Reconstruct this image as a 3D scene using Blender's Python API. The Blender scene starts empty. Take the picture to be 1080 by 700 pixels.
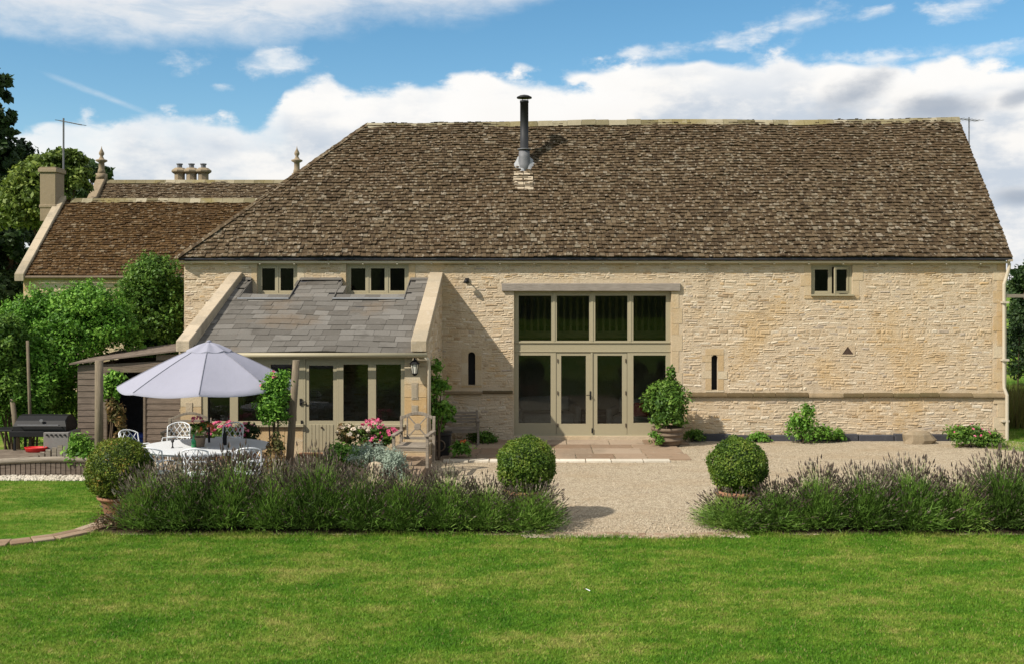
import bpy, math, random
import numpy as np
from mathutils import Vector, Matrix

S = bpy.context.scene
COL = S.collection
rad = math.radians
F = 1100.0            # focal length in photo pixels
PX, PY = 563.0, 300.0 # where the straight-ahead direction falls in the 1080x700 photo
H = 4.1               # eye height (m)
def X(px, Y): return (px - PX) * Y / F
def Z(py, Y): return H + (PY - py) * Y / F

# ------------------------------------------------------------------ camera
cd = bpy.data.cameras.new('camera'); cam = bpy.data.objects.new('camera', cd); COL.objects.link(cam)
cam.location = (0, 0, H); cam.rotation_euler = (rad(90), 0, 0)
cd.sensor_width = 36; cd.lens = 36 * F / 1080
cd.shift_x = -(PX - 540) / 1080; cd.shift_y = -(350 - PY) / 1080
cd.clip_start = 0.1; cd.clip_end = 5000
S.camera = cam
S.render.resolution_x = 1024; S.render.resolution_y = 663

# ------------------------------------------------------------------ light
SUN_DIR = Vector((1.45, 1.0, -1.58)).normalized()
sd = bpy.data.lights.new('sun', 'SUN'); sun = bpy.data.objects.new('sun', sd); COL.objects.link(sun)
sd.energy = 4.6; sd.angle = rad(0.55); sd.color = (1.0, 0.93, 0.82)
sun.rotation_euler = SUN_DIR.to_track_quat('-Z', 'Y').to_euler()
S.view_settings.view_transform = 'Standard'; S.view_settings.look = 'None'
S.view_settings.exposure = 0.45; S.view_settings.gamma = 1.0; S.view_settings.use_curve_mapping = False
S.cycles.max_bounces = 8; S.cycles.transparent_max_bounces = 12; S.cycles.use_denoising = True
S.cycles.diffuse_bounces = 3; S.cycles.glossy_bounces = 3; S.cycles.transmission_bounces = 4

# ------------------------------------------------------------------ node helper
class NT:
    def __init__(s, tree): s.t = tree; tree.nodes.clear()
    def n(s, typ, **kw):
        nd = s.t.nodes.new(typ)
        for k, v in kw.items(): setattr(nd, k, v)
        return nd
    def put(s, sock, v):
        if hasattr(v, 'is_output'): s.t.links.new(v, sock)
        elif v is not None:
            if isinstance(v, (tuple, list)) and len(v) == 3 and sock.type == 'RGBA': v = (*v, 1)
            sock.default_value = v
    def m(s, op, a, b=None, c=None, clamp=False):
        nd = s.n('ShaderNodeMath', operation=op, use_clamp=clamp)
        for i, v in enumerate((a, b, c)): s.put(nd.inputs[i], v)
        return nd.outputs[0]
    def smooth(s, v, lo, hi):
        nd = s.n('ShaderNodeMapRange', interpolation_type='SMOOTHSTEP')
        s.put(nd.inputs[0], v); nd.inputs[1].default_value = lo; nd.inputs[2].default_value = hi
        return nd.outputs[0]
    def ramp(s, f, stops, interp='LINEAR'):
        nd = s.n('ShaderNodeValToRGB'); cr = nd.color_ramp; cr.interpolation = interp
        while len(cr.elements) < len(stops): cr.elements.new(0.5)
        for e, (p, c) in zip(cr.elements, stops):
            e.position = p; e.color = (*c, 1) if len(c) == 3 else c
        s.put(nd.inputs[0], f); return nd.outputs[0]
    def noise(s, vec, scale, detail=4, rough=.55, dist=0):
        nd = s.n('ShaderNodeTexNoise'); s.put(nd.inputs['Vector'], vec)
        nd.inputs['Scale'].default_value = scale; nd.inputs['Detail'].default_value = detail
        nd.inputs['Roughness'].default_value = rough; nd.inputs['Distortion'].default_value = dist
        return nd.outputs[0]
    def mix(s, f, a, b, mode='MIX'):
        nd = s.n('ShaderNodeMix', data_type='RGBA', blend_type=mode)
        s.put(nd.inputs[0], f); s.put(nd.inputs[6], a); s.put(nd.inputs[7], b); return nd.outputs[2]
    def xyz(s, a, b, c):
        nd = s.n('ShaderNodeCombineXYZ')
        for i, v in enumerate((a, b, c)): s.put(nd.inputs[i], v)
        return nd.outputs[0]
    def pos(s, scale=(1, 1, 1)):
        g = s.n('ShaderNodeNewGeometry'); mp = s.n('ShaderNodeMapping')
        s.put(mp.inputs[0], g.outputs['Position']); mp.inputs[3].default_value = scale
        return mp.outputs[0]
    def rnd(s):
        return s.n('ShaderNodeAttribute', attribute_name='rnd').outputs['Fac']
    def orand(s):
        return s.n('ShaderNodeObjectInfo').outputs['Random']

# ------------------------------------------------------------------ world: clear sky with cumulus bank
W = bpy.data.worlds.new('World'); S.world = W; W.use_nodes = True
n = NT(W.node_tree)
sky = n.n('ShaderNodeTexSky', sky_type='NISHITA', sun_disc=False)
sky.sun_elevation = rad(41.9); sky.sun_rotation = math.atan2(-1.45, -1.0)
sky.dust_density = 0.3; sky.ozone_density = 2.5; sky.air_density = 1.0; sky.altitude = 300
hs = n.n('ShaderNodeHueSaturation'); n.put(hs.inputs['Color'], sky.outputs[0])
hs.inputs['Saturation'].default_value = 1.22; hs.inputs['Value'].default_value = .98; hs.inputs['Hue'].default_value = .488
tc = n.n('ShaderNodeTexCoord'); sp = n.n('ShaderNodeSeparateXYZ'); n.put(sp.inputs[0], tc.outputs['Generated'])
sx, sy, sz = sp.outputs
az = n.m('ARCTAN2', sx, sy)
hyp = n.m('SQRT', n.m('ADD', n.m('MULTIPLY', sx, sx), n.m('MULTIPLY', sy, sy)))
tt = n.m('DIVIDE', sz, n.m('MAXIMUM', hyp, .02))
def AZ(px): return math.atan((px - PX) / F)
def TT(px, py): return (PY - py) / F * math.cos(AZ(px))
cv = n.xyz(n.m('MULTIPLY', az, 1.0), n.m('MULTIPLY', tt, 1.7), 0.37)
nA = n.m('SUBTRACT', n.noise(cv, 9, 9, .58), .5)
nB = n.m('SUBTRACT', n.noise(cv, 26, 8, .6), .5)
vor = n.n('ShaderNodeTexVoronoi', feature='SMOOTH_F1'); vor.inputs['Scale'].default_value = 30
dv = n.n('ShaderNodeVectorMath', operation='ADD'); n.put(dv.inputs[0], cv)
n.put(dv.inputs[1], n.xyz(n.m('MULTIPLY', nA, .05), n.m('MULTIPLY', nB, .05), 0)); n.put(vor.inputs['Vector'], dv.outputs[0])
puff = n.m('SUBTRACT', .4, vor.outputs['Distance'])
def curve(pts, off):
    """height of a cloud edge as a function of compass direction"""
    nd = n.n('ShaderNodeFloatCurve'); a0, a1 = -.6, .6
    c = nd.mapping.curves[0]
    P = sorted(((AZ(p) - a0) / (a1 - a0), (TT(p, q) + .2) / .6) for p, q in pts)
    while len(c.points) < len(P): c.points.new(.5, .5)
    for q, (u, v) in zip(c.points, P): q.location = (u, v); q.handle_type = 'AUTO_CLAMPED'
    nd.mapping.update()
    n.put(nd.inputs['Value'], n.m('DIVIDE', n.m('SUBTRACT', az, a0), a1 - a0, clamp=True))
    return n.m('SUBTRACT', n.m('MULTIPLY', nd.outputs[0], .6), .2)
bank_top = curve([(-80, 140), (40, 130), (130, 118), (240, 124), (290, 118), (303, 96), (340, 84), (372, 96), (400, 90), (432, 79),
                  (470, 88), (500, 82), (520, 70), (560, 74), (600, 77), (650, 67), (700, 60), (760, 62), (830, 60), (900, 58), (960, 56), (1020, 60), (1090, 68), (1150, 70)], 0)
d = n.m('SUBTRACT', bank_top, tt)
d = n.m('ADD', d, n.m('ADD', n.m('MULTIPLY', nA, .030), n.m('ADD', n.m('MULTIPLY', nB, .032), n.m('MULTIPLY', puff, .032))))
bank = n.smooth(d, -.002, .012)
# the left part of the bank is a thin veil
left = n.smooth(az, AZ(315), AZ(285))
veil = n.m('MULTIPLY', left, n.m('ADD', .30, n.m('MULTIPLY', n.smooth(nA, -.16, .14), -.28)))
bank = n.m('MULTIPLY', bank, n.m('SUBTRACT', 1, veil))
low = curve([(-80, 22), (0, 26), (90, 36), (180, 44), (250, 47), (300, 44), (370, 34), (450, 24), (560, 8), (640, -22), (800, -60), (1100, -70)], 0)
e = n.m('ADD', n.m('SUBTRACT', tt, low), n.m('ADD', n.m('MULTIPLY', nA, .06), n.m('MULTIPLY', nB, .03)))
stq = n.noise(n.xyz(n.m('MULTIPLY', az, 1.0), n.m('MULTIPLY', tt, 3.2), 5.7), 16, 9, .62, .6)
strat = n.m('MULTIPLY', n.smooth(e, -.012, .034), n.m('ADD', .55, n.m('MULTIPLY', n.smooth(stq, .30, .62), .42)))
def blob(px, py, rx, ry, tilt=0, k=1.1, soft=.95, op=.7):
    a0, t0 = AZ(px), TT(px, py); c, s_ = math.cos(rad(tilt)), math.sin(rad(tilt))
    du = n.m('MULTIPLY', n.m('SUBTRACT', az, a0), F); dw = n.m('MULTIPLY', n.m('SUBTRACT', tt, t0), F)
    u = n.m('DIVIDE', n.m('ADD', n.m('MULTIPLY', du, c), n.m('MULTIPLY', dw, s_)), rx)
    v = n.m('DIVIDE', n.m('SUBTRACT', n.m('MULTIPLY', dw, c), n.m('MULTIPLY', du, s_)), ry)
    r = n.m('SQRT', n.m('ADD', n.m('MULTIPLY', u, u), n.m('MULTIPLY', v, v)))
    q = n.m('ADD', n.m('SUBTRACT', 1, r), n.m('ADD', n.m('MULTIPLY', nA, k * 1.6), n.m('MULTIPLY', nB, k * 1.6)))
    wsp = n.m('ADD', .35, n.m('MULTIPLY', n.smooth(stq, .36, .66), .65)) if op < .8 else 1.0
    return n.m('MULTIPLY', n.smooth(q, -.05, soft), n.m('MULTIPLY', wsp, op))
wis = None
for a in ((205, 68, 32, 16, 5), (285, 64, 52, 15, 12), (232, 92, 14, 5), (770, 42, 115, 17, 9), (845, 24, 45, 20, 25), (665, 55, 40, 9, 10), (1010, 6, 50, 16, 0), (920, 15, 30, 8, 15), (960, 60, 200, 14, 0)):
    b = blob(*a, k=1.9, op=.74); wis = b if wis is None else n.m('MAXIMUM', wis, b)
con = blob(112, 103, 75, 4.5, -19, k=.5, op=.34)
cover = n.m('MAXIMUM', n.m('MAXIMUM', bank, strat), n.m('MAXIMUM', wis, con))
gen = n.m('MULTIPLY', n.smooth(n.noise(tc.outputs['Generated'], 2.6, 6, .55), .50, .64), n.smooth(tt, .42, .8))
cover = n.m('MAXIMUM', cover, n.m('MULTIPLY', gen, .75))
sh = n.m('ADD', n.noise(n.xyz(az, n.m('MULTIPLY', tt, 2.4), 3.1), 7, 6, .55), n.m('MULTIPLY', nB, .35))
grey = n.smooth(sh, .34, .56)
dark = n.m('MAXIMUM', n.m('MAXIMUM', blob(905, 100, 52, 26, 25, k=.8, op=1), blob(985, 112, 62, 18, -3, k=.8, op=1)),
           n.m('MAXIMUM', blob(1075, 104, 26, 12, 20, k=.9, op=.9), blob(1075, 208, 30, 13, 0, k=.5, op=1)))
C0 = 7.0
cc = n.mix(grey, (C0 * .62, C0 * .69, C0 * .78), (C0 * 1.02, C0 * 1.0, C0 * .97))
cc = n.mix(n.m('MULTIPLY', n.smooth(d, .055, .0), .8), cc, (C0 * 1.06, C0 * 1.05, C0 * 1.03))
cc = n.mix(n.m('MULTIPLY', strat, .55), cc, (C0 * .72, C0 * .76, C0 * .82))
cc = n.mix(n.m('MULTIPLY', dark, .85), cc, (C0 * .40, C0 * .46, C0 * .55))
bg = n.n('ShaderNodeBackground'); bg.inputs[1].default_value = .1
n.put(bg.inputs[0], n.mix(cover, hs.outputs[0], cc))
wo = n.n('ShaderNodeOutputWorld'); n.put(wo.inputs[0], bg.outputs[0])
W.cycles.sampling_method = 'MANUAL'; W.cycles.sample_map_resolution = 512

# ------------------------------------------------------------------ materials
MATS = {}
def newmat(name):
    m = bpy.data.materials.new(name); m.use_nodes = True; MATS[name] = m
    return NT(m.node_tree)
def surf(n, col, rough=.8, bump=None, spec=.3, metal=0, trans=0):
    p = n.n('ShaderNodeBsdfPrincipled'); n.put(p.inputs['Base Color'], col); n.put(p.inputs['Roughness'], rough)
    p.inputs['Specular IOR Level'].default_value = spec; p.inputs['Metallic'].default_value = metal
    if bump is not None:
        b = n.n('ShaderNodeBump'); b.inputs['Strength'].default_value = bump[1]; b.inputs['Distance'].default_value = bump[2]
        n.put(b.inputs['Height'], bump[0]); n.put(p.inputs['Normal'], b.outputs[0])
    o = p.outputs[0]
    if trans:
        t = n.n('ShaderNodeBsdfTranslucent'); n.put(t.inputs[0], col); mx = n.n('ShaderNodeMixShader')
        mx.inputs[0].default_value = trans; n.put(mx.inputs[1], o); n.put(mx.inputs[2], t.outputs[0]); o = mx.outputs[0]
    out = n.n('ShaderNodeOutputMaterial'); n.put(out.inputs[0], o)
def k3(c, k): return tuple(v * k for v in c)

def stone_mat(name, stops, stain, k=1.0, bump=.55, speck=None, stn=.7):
    n = newmat(name); r = n.rnd(); P = n.pos()
    base = n.ramp(r, [(p, k3(c, k)) for p, c in stops])
    lg = n.noise(P, .55, 5, .6); md = n.noise(P, 7, 6, .62); fi = n.noise(P, 40, 4, .6)
    c = n.mix(n.smooth(lg, .48, .66), base, n.mix(stn, base, k3(stain[0], k)))
    c = n.mix(n.m('MULTIPLY', n.smooth(md, .55, .75), .6), c, k3(stain[1], k))
    c = n.mix(n.m('MULTIPLY', n.smooth(n.noise(n.pos((1, 1, .25)), 1.6, 5, .6), .56, .72), .45), c, k3(stain[2], k))
    c = n.mix(.6, c, n.mix(fi, k3((.55, .55, .55), 1), (1.45, 1.45, 1.45)), 'MULTIPLY')
    if speck:
        v = n.n('ShaderNodeTexVoronoi'); v.inputs['Scale'].default_value = 19
        vd = n.n('ShaderNodeVectorMath', operation='ADD'); n.put(vd.inputs[0], P); n.put(vd.inputs[1], n.xyz(n.m('MULTIPLY', md, .12), n.m('MULTIPLY', fi, .06), n.m('MULTIPLY', fi, .09))); n.put(v.inputs['Vector'], vd.outputs[0])
        s = n.n('ShaderNodeSeparateColor'); n.put(s.inputs[0], v.outputs['Color'])
        c = n.mix(n.m('MULTIPLY', n.smooth(s.outputs[0], .90, .93), .62), c, speck[0]); c = n.mix(n.m('MULTIPLY', n.smooth(s.outputs[1], .84, .88), .7), c, speck[1])
    surf(n, c, .92, (n.m('ADD', md, n.m('MULTIPLY', fi, .6)), bump, .02 if bump < .6 else .03), .15)
WALLK = 1.0
ST =  [(0, (.35, .255, .16)), (.12, (.45, .345, .225)), (.4, (.53, .415, .285)), (.66, (.585, .48, .345)), (.8, (.64, .56, .44)), (.9, (.52, .36, .19)), (1, (.42, .35, .275))]
stone_mat('rubble', ST, ((.50, .335, .15), (.60, .52, .39), (.36, .265, .165)), .87, .75, None, .6)
stone_mat('mortar', [(0, (.55, .445, .315)), (1, (.55, .445, .315))], ((.50, .335, .15), (.60, .52, .39), (.33, .255, .17)), .87, .75, None, .5)
stone_mat('ashlar', [(0, (.50, .36, .20)), (.5, (.54, .43, .285)), (1, (.58, .49, .35))], ((.52, .34, .15), (.60, .52, .39), (.40, .33, .23)), .84)
stone_mat('coping_stone', [(0, (.34, .275, .19)), (1, (.43, .355, .26))], ((.27, .235, .175), (.45, .40, .32), (.20, .175, .135)))
stone_mat('weathered_stone', [(0, (.22, .17, .11)), (1, (.29, .23, .155))], ((.20, .16, .10), (.32, .27, .20), (.13, .105, .07)))
stone_mat('mossy_stone', [(0, (.07, .05, .024)), (.8, (.12, .085, .045)), (1, (.28, .21, .13))], ((.075, .065, .028), (.19, .15, .09), (.08, .065, .035)))
stone_mat('roof_stone', [(0, (.048, .031, .017)), (.2, (.074, .050, .028)), (.55, (.101, .070, .040)), (.88, (.132, .096, .057)), (.97, (.17, .14, .097)), (1, (.24, .20, .15))],
          ((.085, .055, .030), (.17, .14, .105), (.055, .038, .021)), .90, .55, ((.27, .23, .17), (.030, .021, .013)))
stone_mat('roof_stone_warm', [(0, (.042, .022, .008)), (.3, (.062, .033, .011)), (.7, (.082, .045, .016)), (.95, (.108, .064, .027)), (1, (.18, .14, .09))],
          ((.072, .039, .015), (.09, .060, .032), (.046, .028, .012)), .95, .55, ((.19, .15, .10), (.022, .012, .006)))
stone_mat('ridge_stone', [(0, (.13, .11, .06)), (.6, (.22, .19, .12)), (1, (.32, .28, .2))], ((.20, .16, .06), (.34, .30, .22), (.12, .10, .06)))
stone_mat('slate', [(0, (.098, .089, .077)), (.35, (.116, .107, .094)), (.7, (.136, .126, .112)), (1, (.165, .154, .138))], ((.135, .102, .07), (.165, .155, .138), (.052, .046, .038)))
stone_mat('paving_stone', [(0, (.19, .125, .080)), (.5, (.26, .185, .125)), (1, (.33, .255, .185))], ((.20, .155, .11), (.33, .275, .21), (.15, .115, .08)))
stone_mat('pale_stone', [(0, (.42, .38, .31)), (1, (.60, .55, .46))], ((.42, .36, .27), (.62, .58, .5), (.32, .28, .22)))
stone_mat('dark_stone', [(0, (.03, .03, .035)), (1, (.075, .075, .085))], ((.05, .05, .05), (.10, .10, .10), (.04, .035, .03)))

def plain(name, col, rough=.6, spec=.4, metal=0, var=.25, scale=14, bump=.15, trans=0):
    n = newmat(name); nz = n.noise(n.pos(), scale, 5, .6)
    c = n.mix(nz, k3(col, 1 - var), k3(col, 1 + var)); surf(n, c, rough, (nz, bump, .01), spec, metal, trans)
plain('sage_paint', (.315, .275, .180), .55, .4, var=.07, bump=.05)
plain('cream_paint', (.44, .39, .30), .5, .4, var=.06)
plain('black_metal', (.010, .010, .011), .55, .22, var=.2)
plain('cabinet_metal', (.17, .16, .15), .55, .3)
plain('flue_metal', (.018, .019, .021), .6, .3, var=.2)
plain('lead', (.25, .255, .265), .55, .4, var=.35, scale=6)
plain('grey_metal', (.13, .132, .14), .6, .35)
plain('white_metal', (.64, .66, .68), .45, .5, var=.05)
plain('canopy_seam', (.20, .20, .24), .9, .1)
plain('canopy_fabric', (.305, .305, .37), .9, .1, var=.05, scale=4, bump=.9, trans=.10)
plain('terracotta', (.26, .135, .08), .85, .2, var=.3, scale=9)
plain('aged_pot', (.16, .12, .085), .9, .1, var=.4, scale=9)
plain('dark_planter', (.025, .023, .022), .7, .3)
plain('green_glass_bottle', (.01, .20, .06), .1, .6)
plain('red_plastic', (.50, .015, .015), .4, .5)
plain('blue_fabric', (.02, .045, .20), .8, .2)
plain('red_fabric', (.35, .03, .04), .9, .1)
plain('pale_fabric', (.38, .34, .28), .9, .1)
plain('room_floor', (.075, .05, .032), .6, .3)
plain('bark', (.085, .06, .04), .95, .1, var=.5, scale=10, bump=.6)
plain('lamp_glass', (.62, .60, .52), .15, .5)
plain('rust_iron', (.06, .038, .028), .8, .2, var=.4)
def wood(name, c0, c1, axis=(1, 1, 12)):
    n = newmat(name); g = n.noise(n.pos(axis), 3.5, 7, .65); f = n.noise(n.pos(), 2.2, 4, .6); r = n.rnd()
    c = n.mix(n.smooth(g, .3, .7), c0, c1); c = n.mix(n.m('MULTIPLY', r, .5), c, n.mix(f, k3(c0, .55), k3(c1, 1.15)))
    surf(n, c, .9, (g, .5, .012), .15)
wood('grey_timber', (.09, .07, .052), (.20, .16, .122))
wood('shed_timber', (.085, .066, .052), (.19, .15, .12), (1, 1, 14))
wood('silver_oak', (.15, .125, .10), (.28, .24, .19))
wood('post_wood', (.10, .08, .055), (.21, .17, .12), (10, 10, 1))
wood('gallery_oak', (.16, .14, .06), (.30, .26, .12))
wood('lintel_oak', (.17, .145, .12), (.33, .29, .25), (1, 1, 16))

n = newmat('window_glass')
tr = n.n('ShaderNodeBsdfTransparent'); tr.inputs[0].default_value = (.80, .82, .80, 1)
gl = n.n('ShaderNodeBsdfGlossy'); gl.inputs['Roughness'].default_value = .01
nb = n.n('ShaderNodeBump'); nb.inputs['Strength'].default_value = .06; nb.inputs['Distance'].default_value = .02
n.put(nb.inputs['Height'], n.noise(n.pos(), 1.6, 2, .5)); n.put(gl.inputs['Normal'], nb.outputs[0])
fr = n.n('ShaderNodeFresnel'); fr.inputs[0].default_value = 1.5
mx = n.n('ShaderNodeMixShader'); n.put(mx.inputs[0], fr.outputs[0]); n.put(mx.inputs[1], tr.outputs[0]); n.put(mx.inputs[2], gl.outputs[0])
o = n.n('ShaderNodeOutputMaterial'); n.put(o.inputs[0], mx.outputs[0])

def leafmat(name, stops, trans=.3, rough=.55, spec=.25, ov=.1):
    n = newmat(name); r = n.m('ADD', n.rnd(), n.m('MULTIPLY', n.m('SUBTRACT', n.orand(), .5), ov)); P = n.pos()
    c = n.ramp(n.m('ADD', r, n.m('MULTIPLY', n.m('SUBTRACT', n.noise(P, 1.2, 3, .5), .5), .5)), stops)
    surf(n, c, rough, None, spec, 0, trans)
leafmat('leaf_dark', [(0, (.010, .024, .008)), (.5, (.026, .054, .014)), (1, (.07, .11, .03))])
leafmat('leaf_pine', [(0, (.04, .07, .012)), (.5, (.13, .19, .03)), (1, (.25, .30, .05))])
leafmat('leaf_shrub', [(0, (.030, .085, .008)), (.5, (.10, .245, .022)), (1, (.24, .42, .06))])
leafmat('leaf_mid', [(0, (.024, .062, .010)), (.5, (.072, .155, .018)), (1, (.18, .29, .045))])
leafmat('leaf_fresh', [(0, (.045, .125, .012)), (.5, (.105, .24, .026)), (1, (.22, .37, .06))])
leafmat('leaf_box', [(0, (.036, .062, .007)), (.45, (.10, .15, .014)), (.82, (.19, .23, .028)), (1, (.24, .14, .03))])
leafmat('leaf_box_green', [(0, (.028, .060, .007)), (.45, (.082, .15, .015)), (.85, (.17, .24, .03)), (1, (.21, .24, .04))])
leafmat('leaf_silver', [(0, (.15, .20, .15)), (.5, (.24, .30, .23)), (1, (.36, .42, .33))], .15)
leafmat('leaf_amber', [(0, (.04, .06, .015)), (.4, (.10, .10, .03)), (.7, (.22, .13, .05)), (1, (.30, .22, .10))])
leafmat('leaf_rust', [(0, (.03, .03, .012)), (.5, (.06, .045, .018)), (1, (.14, .075, .03))])
leafmat('lavender_leaf', [(0, (.026, .044, .010)), (.35, (.078, .145, .024)), (.7, (.155, .28, .042)), (1, (.27, .38, .08))], .3, ov=.45)
leafmat('lavender_flower', [(0, (.062, .044, .036)), (.5, (.122, .090, .072)), (.82, (.185, .147, .118)), (1, (.38, .34, .26))], .2, ov=.35)
leafmat('flower_pink', [(0, (.55, .06, .17)), (.6, (.75, .16, .30)), (1, (.85, .45, .50))], .3)
leafmat('flower_orange', [(0, (.45, .10, .03)), (1, (.75, .28, .10))], .3)
leafmat('flower_pale', [(0, (.60, .45, .36)), (1, (.80, .72, .58))], .3)
leafmat('dry_grass', [(0, (.10, .08, .025)), (.5, (.17, .14, .04)), (1, (.15, .19, .04))], .3)

def grasscol(n):
    P = n.pos((1, 1.3, 1)); a = n.noise(P, .5, 6, .65); b = n.noise(n.pos((.9, 1.9, 1)), 1.5, 6, .66); c_ = n.noise(P, 7, 5, .7)
    y = n.m('ADD', n.m('MULTIPLY', a, .50), n.m('ADD', n.m('MULTIPLY', b, .48), n.m('MULTIPLY', c_, .36)))
    return n.ramp(y, [(.53, (.054, .160, .008)), (.64, (.100, .218, .014)), (.71, (.175, .262, .032)), (.80, (.32, .325, .085))])
n = newmat('lawn_ground'); g = grasscol(n); fi = n.noise(n.pos(), 60, 4, .7)
surf(n, n.mix(.7, g, n.mix(fi, (.25, .25, .25), (1.1, 1.1, 1.1)), 'MULTIPLY'), .95, (fi, .8, .03), .1)
n = newmat('lawn_blade'); g = grasscol(n); r = n.rnd()
c = n.mix(n.smooth(r, .93, .97), n.mix(1, g, n.ramp(r, [(0, (.6, .62, .6)), (.93, (1.35, 1.3, 1.3))]), 'MULTIPLY'), (.30, .25, .10))
surf(n, c, .6, None, .2, 0, .3)
n = newmat('gravel'); P = n.pos(); v = n.n('ShaderNodeTexVoronoi'); v.inputs['Scale'].default_value = 58; n.put(v.inputs['Vector'], P)
f = n.n('ShaderNodeSeparateColor'); n.put(f.inputs[0], v.outputs['Color'])
c = n.ramp(f.outputs[0], [(0, (.24, .19, .13)), (.4, (.43, .35, .245)), (.8, (.54, .455, .33)), (1, (.66, .58, .45))])
c = n.mix(n.smooth(n.noise(n.pos((.6, 1, 1)), .9, 5, .6), .45, .7), c, n.mix(.5, c, (.40, .30, .19)))
c = n.mix(.75, c, n.mix(n.noise(P, 5, 6, .7), (.45, .44, .42), (1.45, 1.45, 1.45)), 'MULTIPLY')
surf(n, c, .95, (n.m('SUBTRACT', 1, v.outputs['Distance']), .9, .03), .1)
n = newmat('soil'); fi = n.noise(n.pos(), 9, 6, .7)
surf(n, n.mix(fi, (.02, .014, .009), (.09, .065, .04)), .95, (fi, .8, .03), .1)

# ------------------------------------------------------------------ mesh helpers
class MB:
    def __init__(s): s.v = []; s.f = []; s.r = []
    def face(s, pts, r=.5):
        i = len(s.v); s.v += [tuple(p) for p in pts]; s.f.append(tuple(range(i, i + len(pts)))); s.r.append(r)
    def box(s, x0, x1, y0, y1, z0, z1, r=.5, M=None):
        P = [(x0, y0, z0), (x1, y0, z0), (x1, y1, z0), (x0, y1, z0), (x0, y0, z1), (x1, y0, z1), (x1, y1, z1), (x0, y1, z1)]
        s.hexa(P, r, M)
    def hexa(s, P, r=.5, M=None):
        if M is not None: P = [tuple(M @ Vector(p)) for p in P]
        i = len(s.v); s.v += [tuple(p) for p in P]
        for q in ((0, 3, 2, 1), (4, 5, 6, 7), (0, 1, 5, 4), (1, 2, 6, 5), (2, 3, 7, 6), (3, 0, 4, 7)):
            s.f.append(tuple(i + k for k in q)); s.r.append(r)
    def tube(s, pts, rr, seg=8, r=.5, caps=True):
        pts = [Vector(p) for p in pts]
        if not isinstance(rr, (list, tuple)): rr = [rr] * len(pts)
        up = None; rings = []
        for k, p in enumerate(pts):
            t = (pts[min(k + 1, len(pts) - 1)] - pts[max(k - 1, 0)]).normalized()
            if up is None: up = t.orthogonal().normalized()
            up = (up - t * up.dot(t)).normalized(); w = t.cross(up)
            i = len(s.v); rings.append(i)
            for j in range(seg):
                a = 2 * math.pi * j / seg; s.v.append(tuple(p + (up * math.cos(a) + w * math.sin(a)) * rr[k]))
        for a, b in zip(rings, rings[1:]):
            for j in range(seg):
                s.f.append((a + j, a + (j + 1) % seg, b + (j + 1) % seg, b + j)); s.r.append(r)
        if caps:
            s.f.append(tuple(reversed(range(rings[0], rings[0] + seg)))); s.r.append(r)
            s.f.append(tuple(range(rings[-1], rings[-1] + seg))); s.r.append(r)
    def lathe(s, prof, c=(0, 0, 0), seg=20, r=.5):
        rings = []
        for (q, z) in prof:
            i = len(s.v); rings.append(i)
            for j in range(seg):
                a = 2 * math.pi * j / seg; s.v.append((c[0] + q * math.cos(a), c[1] + q * math.sin(a), c[2] + z))
        for a, b in zip(rings, rings[1:]):
            for j in range(seg):
                s.f.append((a + j, a + (j + 1) % seg, b + (j + 1) % seg, b + j)); s.r.append(r)
        s.f.append(tuple(reversed(range(rings[0], rings[0] + seg)))); s.r.append(r)
        s.f.append(tuple(range(rings[-1], rings[-1] + seg))); s.r.append(r)
    def build(s, name, mat, parent=None, smooth=False, bevel=0):
        me = bpy.data.meshes.new(name); me.from_pydata(s.v, [], s.f); me.update()
        a = me.attributes.new('rnd', 'FLOAT', 'FACE'); a.data.foreach_set('value', s.r)
        if smooth: me.polygons.foreach_set('use_smooth', [True] * len(s.f))
        me.materials.append(MATS[mat])
        o = bpy.data.objects.new(name, me); COL.objects.link(o)
        if parent is not None: o.parent = parent
        if bevel:
            b = o.modifiers.new('bevel', 'BEVEL'); b.width = bevel; b.segments = 1; b.limit_method = 'ANGLE'
        return o
def npmesh(name, V, k, mat, parent=None, rnd=None, loc=None):
    """mesh of separate k-cornered faces from an (n*k,3) array"""
    V = np.ascontiguousarray(V, dtype=np.float32); nf = len(V) // k
    me = bpy.data.meshes.new(name)
    me.vertices.add(len(V)); me.vertices.foreach_set('co', V.ravel())
    me.loops.add(len(V)); me.loops.foreach_set('vertex_index', np.arange(len(V), dtype=np.int32))
    me.polygons.add(nf); me.polygons.foreach_set('loop_start', np.arange(0, len(V), k, dtype=np.int32))
    me.polygons.foreach_set('loop_total', np.full(nf, k, dtype=np.int32))
    a = me.attributes.new('rnd', 'FLOAT', 'FACE')
    a.data.foreach_set('value', np.clip(rnd if rnd is not None else np.full(nf, .5), 0, 1).astype(np.float32))
    me.update(); me.validate()
    me.materials.append(MATS[mat])
    o = bpy.data.objects.new(name, me); COL.objects.link(o)
    if parent is not None: o.parent = parent
    if loc is not None: o.location = loc
    return o
def tag(o, label=None, cat=None, group=None, kind=None):
    if label: o['label'] = label
    if cat: o['category'] = cat
    if group: o['group'] = group
    if kind: o['kind'] = kind
    return o
def thing(name, label, cat, loc=(0, 0, 0), rz=0, group=None):
    o = bpy.data.objects.new(name, None); COL.objects.link(o); o.location = loc; o.rotation_euler = (0, 0, rz)
    o.empty_display_size = .1
    return tag(o, label, cat, group)
def copy_tree(o, parent=None):
    c = o.copy(); COL.objects.link(c)
    if parent is not None: c.parent = parent
    for ch in list(o.children): copy_tree(ch, c)
    return c
def norm(a): return a / np.maximum(np.linalg.norm(a, axis=-1, keepdims=True), 1e-6)
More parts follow.
